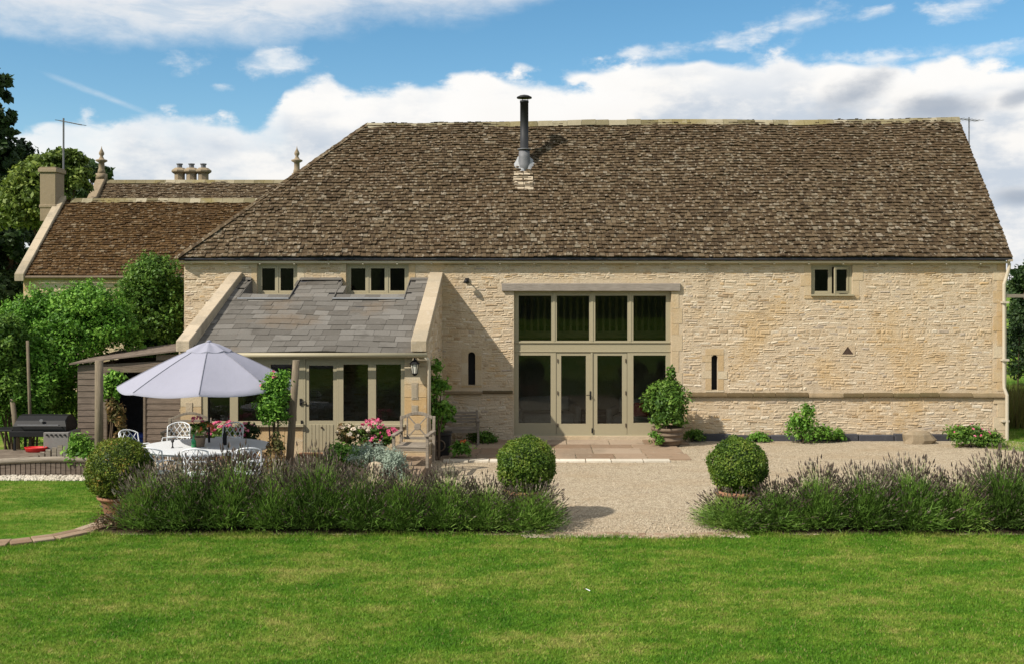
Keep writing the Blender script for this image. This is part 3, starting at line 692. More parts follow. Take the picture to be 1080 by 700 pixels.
# ------------------------------------------------------------------ joinery
def pane(x0, x1, y, z0, z1, parent):
    b = MB(); b.face([(x0, y, z0), (x1, y, z0), (x1, y, z1), (x0, y, z1)]); return b.build('pane', 'window_glass', parent)
def frame_cells(name, parent, x0, x1, z0, z1, y, cells, mat='sage_paint', depth=.07, beads=True):
    """one frame mesh filling x0..x1, z0..z1 with the given openings cut out; a pane in each"""
    b = MB(); xs = sorted({x0, x1, *[c[0] for c in cells], *[c[1] for c in cells]}); zs = sorted({z0, z1, *[c[2] for c in cells], *[c[3] for c in cells]})
    inside = lambda a, c: any(k[0] < a < k[1] and k[2] < c < k[3] for k in cells)
    for xa, xb in zip(xs, xs[1:]):
        for za, zb in zip(zs, zs[1:]):
            if inside((xa + xb) / 2, (za + zb) / 2): continue
            b.face([(xa, y, za), (xb, y, za), (xb, y, zb), (xa, y, zb)])
    for c in cells:
        a0, a1, c0, c1 = c; d = y + depth; g = .018
        b.face([(a0, y, c0), (a0, d, c0), (a0, d, c1), (a0, y, c1)]); b.face([(a1, y, c0), (a1, y, c1), (a1, d, c1), (a1, d, c0)])
        b.face([(a0, y, c1), (a0, d, c1), (a1, d, c1), (a1, y, c1)]); b.face([(a0, y, c0), (a1, y, c0), (a1, d, c0), (a0, d, c0)])
    b.face([(x0, y, z0), (x0, y, z1), (x0, y + depth, z1), (x0, y + depth, z0)]); b.face([(x1, y, z0), (x1, y + depth, z0), (x1, y + depth, z1), (x1, y, z1)])
    b.face([(x0, y, z1), (x1, y, z1), (x1, y + depth, z1), (x0, y + depth, z1)]); b.face([(x0, y, z0), (x0, y + depth, z0), (x1, y + depth, z0), (x1, y, z0)])
    o = b.build(name, mat, parent)
    for c in cells: pane(c[0], c[1], y + .045, c[2], c[3], o)
    return o
# small upper windows
def casement(parent, name, h, n_, y=YW + .06):
    x0, x1, z0, z1 = h[0] + BX0, h[1] + BX0, h[2], h[3]
    o = 0.06; w = (x1 - x0 - 2 * o) / n_
    fr_ = frame_cells(name, parent, x0, x1, z0, z1, y, [(x0 + o + i * w + (.018 if i else 0), x0 + o + (i + 1) * w - (.018 if i < n_ - 1 else 0), z0 + .055, z1 - .06) for i in range(n_)], 'sage_paint')
    for c in list(fr_.children): bpy.data.objects.remove(c)
    for i in range(n_):
        a, c = x0 + o + i * w + (.018 if i else 0), x0 + o + (i + 1) * w - (.018 if i < n_ - 1 else 0)
        s = frame_cells('sash', fr_, a + .003, c - .003, z0 + .058, z1 - .063, y + .012, [(a + .055, c - .055, z0 + .12, z1 - .125)], 'sage_paint', .04)
        pp = s.children[0]; pp.parent = fr_
        if name == 'window' and h is hW3 and i == n_ - 1:   # left ajar
            M = Matrix.Translation((c, y, 0)) @ Matrix.Rotation(rad(22), 4, 'Z') @ Matrix.Translation((-c, -y, 0))
            s.matrix_local = M; pp.matrix_local = M
    b = MB(); b.box(x0 - .02, x1 + .02, YW - .075, y + .01, z0 - .005, z0 + .035); b.build('sill', 'sage_paint', fr_)
    return fr_
casement(barn, 'window', hW1, 2); casement(barn, 'window', hW2, 3); casement(barn, 'window', hW3, 2)
# slit openings: dark pane deep in the reveal
for h in (hS1, hS2):
    b = MB(); x0, x1 = h[0] + BX0, h[1] + BX0; b.face([(x0, YW + .2, h[2]), (x1, YW + .2, h[2]), (x1, YW + .2, h[3]), (x0, YW + .2, h[3])]); b.build('slit_window', 'black_metal', barn)
    b = MB(); m = (x0 + x1) / 2; r_ = (x1 - x0) / 2   # rounded head
    for s in (-1, 1):
        pts = [(m + s * r_, YW - .003, h[3] + .002)] + [(m + s * r_ * math.cos(a), YW - .003, h[3] - r_ + r_ * math.sin(a)) for a in np.linspace(math.pi / 2, 0, 6)]
        b.face(pts if s < 0 else pts[::-1], .4)
    b.build('slit_head', 'ashlar', barn)
# glazed screen
YD = YW + .12
dx = lambda p: X(p, YD); dz = lambda q: Z(q, YD)
up = [(547, 581.4), (587.2, 621.4), (627.8, 661.8), (668, 702.4)]
cells = [(dx(a), dx(c), dz(359.2), dz(312)) for a, c in up] + [(dx(547), dx(580.8), dz(445.6), dz(374.4)), (dx(668), dx(702.2), dz(445.6), dz(374.4)), (dx(586.4), dx(661.6), dz(459.2), dz(370.6))]
scr = frame_cells('glazed_screen', barn, dx(541.2), dx(708.8), dz(459.6), dz(306.5), YD, cells, depth=.09)
for c in list(scr.children):
    if c.data.vertices[1].co.x - c.data.vertices[0].co.x > 1.5: bpy.data.objects.remove(c)
b = MB()   # proud mullions, transom moulding and weather bars
for p in (584.3, 624.6, 664.9): b.box(dx(p) - .03, dx(p) + .03, YD - .012, YD - .002, dz(360), dz(308))
b.box(dx(543), dx(707), YD - .03, YD - .002, dz(361.6), dz(360.2)); b.box(dx(543), dx(707), YD - .016, YD - .002, dz(371), dz(369.6))
b.box(dx(541.5), dx(708.5), YD - .05, YD - .002, dz(460.2), dz(458))
b.build('moulding', 'sage_paint', scr, bevel=.004)
for k, (g0, g1, l0, l1) in enumerate(((591.8, 618, 586.8, 623.4), (630, 656.2, 624.6, 661.2))):
    dr = frame_cells('glazed_door', barn, dx(l0), dx(l1), dz(458.4), dz(371), YD + .012, [(dx(g0), dx(g1), dz(446.6), dz(374.6))], depth=.06)
    b = MB()
    if k == 0: b.box(dx(623.0), dx(625.0), YD - .012, YD + .01, dz(458), dz(371.4)); b.build('cover_strip', 'sage_paint', dr)
    else:
        xh = dx(622.6)
        b.box(xh - .02, xh + .02, YD - .022, YD - .0125, dz(421), dz(412)); b.tube([(xh, YD - .02, dz(416)), (xh, YD - .07, dz(416)), (xh - .11, YD - .07, dz(416))], .011, 6)
        b.build('handle', 'black_metal', dr); b = MB(); b.box(dx(624.6) - .02, dx(624.6) + .02, YD - .022, YD - .0125, dz(456), dz(451)); b.build('bolt', 'black_metal', dr)
for p in (588.2, 660):
    for q in (380, 414, 448): b = MB(); b.box(dx(p) - .012, dx(p) + .012, YD - .008, YD + .004, dz(q) - .05, dz(q) + .05); b.build('hinge', 'rust_iron', scr)
settle(barn, (BX0, YW, 0))

# ------------------------------------------------------------------ lean-to
lt = thing('lean_to_extension', 'low glazed lean-to with grey slate roof and stone copings against the barn', 'extension')
sc_ = 1100 / LDY
lx = lambda p: X(p, LDY); lz = lambda q: Z(q, LDY)
slope = (4.22 - 2.58) / (27.46 - 23.32)
rz_ = lambda y: 2.58 + slope * (y - 23.32)
b = MB()
def gable(b, x, y0, y1, flip):
    P = [(x, y0, 0), (x, y1, 0), (x, y1, rz_(y1) + .06), (x, y0, rz_(y0) + .06)]; b.face(P if not flip else P[::-1])
gable(b, LDX1, LDY, YW, False); gable(b, LDX1 - .3, LDY + .1, YW, True); b.build('wall', 'mortar', lt); b = MB(); gable(b, LDX0, LDY, YW, True); gable(b, LDX0 + .3, LDY + .1, YW, False)
b.build('wall', 'mortar', lt)
b = MB(); R = random.Random(5)
rubble(b, (LDX1, LDY, 0), (0, 1, 0), YW - LDY, 5, [(0, .25, 0, 5)], (1, 0, 0), R, (.06, .12), (.12, .4), topfun=lambda u: rz_(LDY + u) + .06)
rubble(b, (LDX0, YW, 0), (0, -1, 0), YW - LDY, 5, [], (-1, 0, 0), R, (.06, .12), (.12, .4), topfun=lambda u: rz_(YW - u) + .06)
b.build('wall_stones', 'rubble', lt)
b = MB()
for x0, x1 in ((LDX0, lx(212.5)), (lx(426.5), LDX1)): blocks(b, x0, x1, LDY - .0, 0, 2.56, (.26, .42), R, .3, .0)
for x0, x1 in ((lx(212.5), lx(319.5)), (lx(357), lx(426.5))):
    x = x0
    while x < x1 - .02:
        w = min(R.uniform(.5, .8), x1 - x); w = x1 - x if x1 - x - w < .2 else w
        b.box(x + .003, x + w - .003, LDY + .02, LDY + .3, 0, .55, R.random()); b.box(x + .003, x + w - .003, LDY + .02, LDY + .3, .554, lz(449), R.random()); x += w
blocks(b, LDX1 - .02, LDX1 + .012, LDY + .002, 0, 2.5, (.26, .42), R, .28, 0)
b.build('dressed_stone', 'ashlar', lt, bevel=.006)
# front frame: head and windows
YF = LDY + .03
def ltwin(p0, p1, cells): 
    w = frame_cells('window', lt, lx(p0), lx(p1), lz(448), lz(375.5), YF, [(lx(a), lx(c), lz(444), lz(384)) for a, c in cells], depth=.08)
    b = MB(); b.box(lx(p0) - .02, lx(p1) + .02, LDY - .05, YF + .06, lz(449.6), lz(446.8)); b.build('sill', 'sage_paint', w, bevel=.004); return w
ltwin(212.5, 319.5, [(218.5, 242), (250.5, 277), (285, 312.5)]); ltwin(357, 426.5, [(361.8, 388), (396.3, 422.6)])
fr_ = frame_cells('door_frame', lt, lx(319.6), lx(356.9), .25, lz(375.5), YF, [(lx(321.8), lx(354.8), .27, lz(379))], depth=.1)
for c in list(fr_.children): bpy.data.objects.remove(c)
dr = frame_cells('door', lt, lx(322.0), lx(354.6), .28, lz(379.3), YF + .015, [(lx(325.4), lx(351), lz(443.6), lz(385.2))], depth=.06)
b = MB()
for k in range(7):
    a = lx(325) + k * (lx(351.4) - lx(325)) / 7; b.box(a + .004, a + (lx(351.4) - lx(325)) / 7 - .004, YF + .004, YF + .02, .36, lz(447.5))
b.build('boarding', 'sage_paint', dr, bevel=.003)
b = MB(); xl = lx(316.8); b.box(xl - .02, xl + .03, YF - .03, YF - .003, lz(427), lz(420)); b.tube([(xl, YF - .03, lz(424)), (xl + .13, YF - .05, lz(423)), (xl + .15, YF - .03, lz(428))], .014, 6); b.box(lx(318) - .02, lx(318) + .02, YF - .02, YF - .003, lz(447), lz(443)); b.build('latch', 'black_metal', dr)
b = MB(); b.tube([(lx(339), YF - .004, lz(450.5)), (lx(339), YF - .03, lz(450.5))], .022, 10); b.build('knob', 'rust_iron', dr)
b = MB(); b.box(lx(316), lx(360), LDY - .28, LDY - .01, .252, .33); b.build('doorstep', 'terracotta', lt, bevel=.01)
# head fascia and eaves gutter
b = MB(); b.box(lx(212.8), lx(426.3), LDY - .005, YF + .08, lz(375.2), 2.56); b.build('fascia', 'sage_paint', lt)
b = MB(); b.tube([(LDX0 + .28, 23.24, 2.53), (LDX1 + .03, 23.24, 2.53)], .055, 10); b.build('gutter', 'sage_paint', lt, True)
b = MB(); b.tube([(LDX1 - .02, 23.24, 2.5), (LDX1 + .05, 23.3, 2.42), (LDX1 + .06, 23.42, 2.2), (LDX1 + .06, 23.42, .02)], .038, 10); b.build('downpipe', 'cream_paint', lt, True)
# roof with two notches before the barn's upper windows
NX = [(-7.43, -6.15), (-5.05, -3.25)]; NZ = 3.74; NY = 23.32 + (NZ - 2.58) / slope
rx0, rx1 = LDX0 + .26, LDX1 - .30
inn = lambda p: p.y > NY - .07 and any(a - .02 < p.x < c + .02 for a, c in NX)
b = MB()
segs = [(rx0, rx1, 23.34, NY)]; xs = [rx0, *[v for a in NX for v in a], rx1]
for i in range(0, len(xs), 2): segs.append((xs[i], xs[i + 1], NY, 27.49))
for x0, x1, y0, y1 in segs: b.face([(x0, y0, rz_(y0) - .02), (x1, y0, rz_(y0) - .02), (x1, y1, rz_(y1) - .02), (x0, y1, rz_(y1) - .02)])
for a, c in NX:   # cheeks
    for x, fl_ in ((a, 0), (c, 1)): b.face([(x, NY, NZ - .02), (x, 27.49, NZ - .02), (x, 27.49, rz_(27.49) + .01)])
b.build('roof_underlay', 'dark_stone', lt)
b = MB(); R = random.Random(8)
slate_roof(b, (rx0, 23.30, rz_(23.30)), (rx1, 23.30, rz_(23.30)), (rx0, 27.47, rz_(27.47)), (rx1, 27.47, rz_(27.47)), .31, .27, (.28, .50), R, .013, .007, inn, .006)
# slates that close the sides of the notches
b.build('roof', 'slate', lt)
for a, c in NX:
    b = MB(); b.box(a, c, NY - .12, 27.47, NZ - .01, NZ + .03); 
    for x, s in ((a, 1), (c, -1)):
        P = [(x, NY, NZ + .02), (x, 27.47, NZ + .02), (x, 27.47, rz_(27.47) + .02), (x, NY, NZ + .04)]; Q = [(p + s * .02, q, r_) for p, q, r_ in P]
        P[2] = (P[2][0], P[2][1], P[2][2] - .012); c_ = MB(); Q[2] = (Q[2][0], Q[2][1], Q[2][2] - .012); c_.hexa([P[0], P[1], Q[1], Q[0], P[3], P[2], Q[2], Q[3]]); c_.build('cheek', 'slate', lt)
    b.box(a + .03, c - .03, 27.40, 27.47, NZ + .03, NZ + .09); b.build('lead_flat', 'lead', lt)
b = MB(); xs2 = [(rx0, NX[0][0]), (NX[0][1], NX[1][0]), (NX[1][1], rx1)]
for a, c in xs2: b.face([(a, 27.36, rz_(27.36) + .035), (c, 27.36, rz_(27.36) + .035), (c, 27.48, rz_(27.48) + .05), (a, 27.48, rz_(27.48) + .05)])
b.build('flashing', 'slate', lt)
for x0, x1 in ((LDX0 - .01, LDX0 + .29), (LDX1 - .33, LDX1 + .02)):
    b = MB(); k = 5
    cz = lambda y: 2.62 + (4.40 - 2.84) / 4.2 * (y - 23.28) + .03
    for i in range(k):
        y0, y1 = 23.26 + i * (27.49 - 23.26) / k, 23.26 + (i + 1) * (27.49 - 23.26) / k - .006
        b.hexa([(x0, y0, cz(y0) - .04), (x1, y0, cz(y0) - .04), (x1, y1, cz(y1) - .04), (x0, y1, cz(y1) - .04), (x0, y0, cz(y0) + .21), (x1, y0, cz(y0) + .21), (x1, y1, cz(y1) + .21), (x0, y1, cz(y1) + .21)], R.random())
    b.box(x0 + .02, x1 - .02, 23.38, 23.6, 2.38, 2.62, R.random())
    b.build('coping', 'coping_stone', lt, bevel=.012)
b = MB()
for q0, q1 in ((403, 421), (427, 436.5)):
    m_ = lx(437.5); b.box(m_ - .075, m_ + .075, LDY - .012, LDY - .002, lz(q1), lz(q0)); b.box(m_ - .05, m_ + .05, LDY - .02, LDY - .0125, lz(q1) + .03, lz(q0) - .03)
b.box(lx(196), lx(203), LDY - .012, LDY - .002, lz(436), lz(424))
b.build('carved_panel', 'coping_stone', lt, bevel=.005)
b = MB(); b.box(LDX0 + .3, LDX1 - .3, LDY + .32, YW - .02, .2, .262); b.build('floor', 'room_floor', lt)
settle(lt, (LDX0, LDY, 0))

# wall lantern
LY = LDY - .16; lcx = X(437.4, LY)
la = thing('wall_lantern', 'black metal lantern with glass sides on the right stone pier of the lean-to', 'lantern')
zc = Z(388, LY)
b = MB(); b.box(lcx - .03, lcx + .03, LDY - .02, LDY - .002, zc + .02, zc + .26); b.tube([(lcx, LDY - .01, zc + .2), (lcx, LY + .02, zc + .27), (lcx, LY, zc + .22)], .012, 6); b.build('bracket', 'black_metal', la)
b = MB(); b.lathe([(.02, .23), (.03, .19), (.115, .11), (.12, .095), (.02, .095)], (lcx, LY, zc), 6); b.build('cap', 'black_metal', la)
b = MB(); b.lathe([(.055, -.11), (.085, .09)], (lcx, LY, zc), 6); b.build('glass', 'lamp_glass', la)
b = MB()
for i in range(6):
    a = math.pi / 3 * i; b.tube([(lcx + .058 * math.cos(a), LY + .058 * math.sin(a), zc - .115), (lcx + .09 * math.cos(a), LY + .09 * math.sin(a), zc + .1)], .009, 5)
b.lathe([(.02, -.17), (.05, -.14), (.065, -.112), (.02, -.105)], (lcx, LY, zc), 6); b.build('cage', 'black_metal', la)
settle(la, (lcx, LY, zc))
# ------------------------------------------------------------------ neighbouring houses
R = random.Random(31)
co = thing('cottage', 'low stone cottage with warm brown roof and square chimney left of the barn', 'house')
CX0, CX1, CY = -19.75, -7.5, 40.0
ce, cr_, cy2 = Z(291, CY), Z(211.5, 43.5), 43.5
b = MB(); b.box(CX0 + .1, CX1, CY + .15, 46.9, 0, ce)
b.face([(CX0 + .1, CY + .15, ce), (CX0 + .1, 46.9, ce), (CX0 + .1, cy2, cr_ - .1)]); b.build('wall', 'mortar', co)
b = MB(); rubble(b, (CX0 + .1, CY + .15, 0), (1, 0, 0), 7, ce - .1, [], (0, -1, 0), R, (.12, .2), (.25, .6)); b.build('wall_stones', 'rubble', co)
b = MB(); slate_roof(b, (CX0 + .2, CY, ce), (CX1, CY, ce), (CX0 + .2, cy2, cr_), (CX1, cy2, cr_), .16, .11, (.10, .22), R, .04, .018)
b.build('roof', 'roof_stone_warm', co)
b = MB(); b.face([(CX0 + .2, CY, ce - .03), (CX1, CY, ce - .03), (CX1, cy2, cr_ - .03), (CX0 + .2, cy2, cr_ - .03)]); b.face([(CX0 + .2, 47, ce), (CX1, 47, ce), (CX1, cy2, cr_ - .03), (CX0 + .2, cy2, cr_ - .03)])
b.build('roof_underlay', 'dark_stone', co)
b = MB(); b.tube([(CX0, CY - .06, ce - .06), (CX1, CY - .06, ce - .06)], .06, 8); b.build('gutter', 'aged_pot', co)
b = MB(); x = CX0 + .5
while x < CX1:
    b.hexa([(x, cy2 - .2, cr_ - .12), (x + .44, cy2 - .2, cr_ - .12), (x + .44, cy2 + .2, cr_ - .12), (x, cy2 + .2, cr_ - .12), (x, cy2 - .06, cr_ + .08), (x + .44, cy2 - .06, cr_ + .08), (x + .44, cy2 + .06, cr_ + .08), (x, cy2 + .06, cr_ + .08)], R.random()); x += .45
b.build('ridge_tiles', 'ridge_stone', co)
b = MB(); k = 7
for i in range(k):
    t0, t1 = i / k, (i + .985) / k
    for ya, yb in ((CY - .15, cy2), ):
        y0, y1 = ya + (yb - ya) * t0, ya + (yb - ya) * t1; z0, z1 = ce - .12 + (cr_ + .0 - ce + .12) * t0, ce - .12 + (cr_ + .0 - ce + .12) * t1
        b.hexa([(CX0 - .1, y0, z0 - .1), (CX0 + .26, y0, z0 - .1), (CX0 + .26, y1, z1 - .1), (CX0 - .1, y1, z1 - .1), (CX0 - .1, y0, z0 + .2), (CX0 + .26, y0, z0 + .2), (CX0 + .26, y1, z1 + .2), (CX0 - .1, y1, z1 + .2)], R.random())
b.build('coping', 'coping_stone', co, bevel=.02)
b = MB(); c0, c1 = X(44.5, 43.2), X(61, 43.2); zt = Z(177, 43.2)
b.box(c0, c1, 43.0, 43.8, cr_ - .9, zt - .22, .4); b.box(c0 - .06, c1 + .06, 42.94, 43.86, zt - .22, zt - .06, .8); b.box(c0 - .02, c1 + .02, 42.98, 43.82, zt - .06, zt, .3); b.box(c0 - .03, c1 + .03, 42.97, 43.83, cr_ - .35, cr_ - .22, .5)
b.build('chimney', 'weathered_stone', co, bevel=.02)
settle(co, (CX0, CY, 0))

mh = thing('manor_house', 'taller stone house behind the cottage with a clustered chimney and ridge finials', 'house')
MY = 52.0; my0 = 48.2; mzr = Z(191.5, MY); mze = mzr - 3.9; mx0, mx1 = X(107, MY), X(313, MY)
b = MB(); b.box(mx0 + .15, mx1 - .15, my0 + .2, 55.6, 0, mze)
for x in (mx0 + .15, mx1 - .15): b.face([(x, my0 + .2, mze), (x, 55.6, mze), (x, MY, mzr - .1)])
b.build('wall', 'rubble', mh)
b = MB(); slate_roof(b, (mx0 + .2, my0, mze), (mx1 - .2, my0, mze), (mx0 + .2, MY, mzr), (mx1 - .2, MY, mzr), .17, .12, (.12, .26), R, .04, .02); b.build('roof', 'roof_stone', mh)
b = MB(); b.face([(mx0 + .2, my0, mze - .04), (mx1 - .2, my0, mze - .04), (mx1 - .2, MY, mzr - .04), (mx0 + .2, MY, mzr - .04)]); b.face([(mx0 + .2, 55.8, mze - .04), (mx1 - .2, 55.8, mze - .04), (mx1 - .2, MY, mzr - .04), (mx0 + .2, MY, mzr - .04)]); b.build('roof_underlay', 'dark_stone', mh)
b = MB(); x = mx0 + .3
while x < mx1 - .3:
    b.hexa([(x, MY - .2, mzr - .12), (x + .48, MY - .2, mzr - .12), (x + .48, MY + .2, mzr - .12), (x, MY + .2, mzr - .12), (x, MY - .06, mzr + .07), (x + .48, MY - .06, mzr + .07), (x + .48, MY + .06, mzr + .07), (x, MY + .06, mzr + .07)], R.random()); x += .49
b.build('ridge_tiles', 'ridge_stone', mh)
for x, sgn in ((mx0, 1), (mx1, -1)):
    b = MB()
    b.hexa([(x - .2, my0 - .2, mze - .2), (x + .25, my0 - .2, mze - .2), (x + .25, MY, mzr - .15), (x - .2, MY, mzr - .15), (x - .2, my0 - .2, mze + .25), (x + .25, my0 - .2, mze + .25), (x + .25, MY, mzr + .3), (x - .2, MY, mzr + .3)], .5)
    b.build('coping', 'weathered_stone', mh, bevel=.03)
    b = MB(); b.box(x - .2, x + .22, MY - .22, MY + .2, mzr + .1, mzr + .38, .4); b.lathe([(.2, .36), (.17, .55), (.14, .62), (.14, .92), (.28, 1.0), (.28, 1.06), (.14, 1.1), (.07, 1.25), (.13, 1.34), (.13, 1.42), (.03, 1.62), (.005, 1.75)], (x + .01, MY - .01, mzr), 10, .5)
    b.build('finial', 'weathered_stone', mh, True)
ch = MB(); ccx = X(202, 53.5); zb = Z(191, 53.5)
ch.box(ccx - 1.0, ccx + 1.0, 53.0, 54.0, zb - 2.5, zb - .15, .4)
chim = ch.build('chimney', 'weathered_stone', mh)
for i, px_ in enumerate((189.5, 202, 214.5)):
    b = MB(); zt = Z(177.5, 53.5) - zb
    b.lathe([(.34, -.2), (.34, .02), (.27, .04), (.27, zt * .52), (.42, zt * .68), (.42, zt * .8), (.24, zt), (.2, zt)], (X(px_, 53.5), 53.5, zb), 8, .55); b.build('stone_shaft', 'weathered_stone', chim)
    b = MB(); b.lathe([(.13, zt - .02), (.13, zt + .16), (.17, zt + .17), (.17, zt + .22), (.02, zt + .23)], (X(px_, 53.5), 53.5, zb), 8); b.build('chimney_pot', 'grey_metal', chim)
settle(mh, (mx0, my0, 0))

def aerial(base, h, label, boom, r=.025, els=7, el=.32, yaw=0):
    t = thing('tv_aerial', label, 'aerial', base)
    b = MB(); b.tube([(0, 0, 0), (0, 0, h)], r, 6); b.build('mast', 'grey_metal', t)
    b = MB(); c, s = math.cos(yaw), math.sin(yaw); B0, B1 = boom
    f = lambda d, e, z: (c * d - s * e, s * d + c * e, z)
    b.tube([f(B0, 0, h - .08 + B0 * .0), f(B1, 0, h - .08 - .25 * abs(B1) * (1 if B1 > 1 else 0))], r * .6, 5)
    for i in range(els):
        d = B0 + (B1 - B0) * i / (els - 1); z = h - .08 - .25 * abs(B1) * (1 if B1 > 1 else 0) * i / (els - 1); b.tube([f(d, -el, z), f(d, el, z)], r * .4, 4)
    b.build('antenna', 'grey_metal', t); return t
aerial((X(67, 44.2), 44.2, Z(185, 44.2)), 60 * 44.2 / F, 'tall thin television aerial rising by the square chimney of the cottage', (-.25, 1.15), .04, 6, .22, -.5)
aerial((X(1022, 33), 33.0, Z(150, 33)), 26 * 33 / F, 'small television aerial beyond the right end of the barn roof', (-.45, .45), .02, 6, .2, .5)
b = MB(); b.tube([(0, 0, -1.6), (0, 0, .02)], .022, 6)
b.tube([(0, 0, -1.55), (-.35, -.1, -1.6)], .02, 6); o = b.build('stay', 'grey_metal', [q for q in S.objects if q.name == 'tv_aerial.001'][0])

# ------------------------------------------------------------------ shed
sh_ = thing('shed', 'weathered timber shed with dark doorway beside the lean-to', 'shed')
SY = 24.6; s0, s1 = X(82, SY), X(193, SY); zl, zr = Z(384, SY), Z(369, SY)
top = lambda x: zl + (zr - zl) * (x - s0) / (s1 - s0)
o0, o1, ot = X(113, SY), X(151.5, SY), Z(392, SY)
b = MB(); z = 0; k = 0
while z < zr:
    h = .145
    for a, c in ((s0, o0), (o1, s1)) if z + .02 < ot else ((s0, s1),):
        x = a
        while x < c - .01:
            w = min(R.uniform(1.2, 2.6), c - x); xm = x + w
            t0, t1 = min(z + h - .006, top(x) - .02), min(z + h - .006, top(xm) - .02)
            if min(t0, t1) > z + .02: b.hexa([(x, SY - .012, z), (xm - .004, SY - .012, z), (xm - .004, SY + .03, z), (x, SY + .03, z), (x, SY + .002, t0), (xm - .004, SY + .002, t1), (xm - .004, SY + .03, t1), (x, SY + .03, t0)], R.random())
            x = xm
    z += h
b.box(s0, s0 + .03, SY + .03, 27.0, 0, zl - .05); b.box(s0, s1, 27.0, 27.03, 0, zl); b.box(s1 - .03, s1, SY + .035, 27.0, 0, zr - .05)
b.build('boards', 'shed_timber', sh_)
b = MB(); b.box(o0 - .09, o0, SY - .03, SY + .05, 0, ot); b.box(o1, o1 + .05, SY - .03, SY + .05, 0, ot); b.box(o0 - .09, X(190, SY), SY - .035, SY - .0135, ot, ot + .13)
b.build('door_frame', 'grey_timber', sh_)
b = MB()
b.hexa([(s0 - .15, SY - .12, zl), (s1 + .1, SY - .12, zr), (s1 + .1, 27.3, zr + .1), (s0 - .15, 27.3, zl + .1), (s0 - .15, SY - .12, zl + .035), (s1 + .1, SY - .12, zr + .035), (s1 + .1, 27.3, zr + .15), (s0 - .15, 27.3, zl + .15)])
b.build('roof', 'shed_timber', sh_)
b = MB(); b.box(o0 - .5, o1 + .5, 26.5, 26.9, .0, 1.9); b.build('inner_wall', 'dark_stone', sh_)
settle(sh_, (s0, SY, 0))
b = MB(); b.box(-.3, .3, -.25, .25, 0, .38); b.box(-.26, .26, -.2, .2, .38, .5)
tag(b.build('storage_box', 'blue_fabric', bevel=.04), 'blue covered box inside the doorway of the timber shed', 'box').location = (X(146, 25.3), 25.3, .0)

# ------------------------------------------------------------------ posts
def post(p0, y0, z0, p1, q1, r, label, name='garden_post'):
    a = Vector((X(p0, y0), y0, z0)); c = Vector((X(p1, y0), y0, Z(q1, y0)))
    b = MB(); m_ = a.lerp(c, .5) + Vector((R.uniform(-.01, .01), 0, 0)); b.tube([(0, 0, 0), m_ - a, c - a], [r * 1.05, r, r * .96], 12)
    o = b.build(name, 'post_wood'); o.location = a; me = o.data
    me.polygons.foreach_set('use_smooth', [len(p.vertices) == 4 for p in me.polygons]); tag(o, label, 'post'); return o
post(104.5, 21.6, .0, 104.5, 379.5, .085, 'upright round wooden post in front of the shed, with a climber on it')
post(304, 20.3, .25, 312.5, 379.5, .072, 'leaning round wooden post in front of the lean-to door')
post(33, 24.3, 0, 29, 359, .035, 'thin grey stake standing in the big shrub at far left')
post(20, 24.6, 0, 13, 420, .06, 'short gnarled stump leaning behind the barbecue')

# ------------------------------------------------------------------ terrace furniture
TZ = .25; TX, TY = X(217.5, 20.2), 20.2
t = thing('dining_table', 'large white oval garden table under the lavender grey parasol', 'table', (TX, TY, TZ))
b = MB(); sg = 36
ov = lambda i, k=1: (1.22 * k * math.cos(2 * math.pi * i / sg), 1.02 * k * math.sin(2 * math.pi * i / sg))
for z0, z1, k in ((.715, .74, 1.0), (.68, .715, .97)):
    b.face([(*ov(i, k), z1) for i in range(sg)]); b.face([(*ov(i, k), z0) for i in reversed(range(sg))])
    for i in range(sg): b.face([(*ov(i, k), z0), (*ov(i + 1, k), z0), (*ov(i + 1, k), z1), (*ov(i, k), z1)])
b.build('table_top', 'white_metal', t)
for sx_ in (-1, 1):
    for sy_ in (-1, 1):
        b = MB(); b.tube([(sx_ * .75, sy_ * .6, .68), (sx_ * .72, sy_ * .58, .4), (sx_ * .85, sy_ * .68, .0)], [.03, .022, .026], 8); b.build('leg', 'white_metal', t, True)
b = MB(); b.tube([(-.75, -.6, .3), (.75, .6, .3)], .015, 6); b.tube([(-.75, .6, .3), (.75, -.6, .31)], .015, 6); b.build('stretcher', 'white_metal', t)

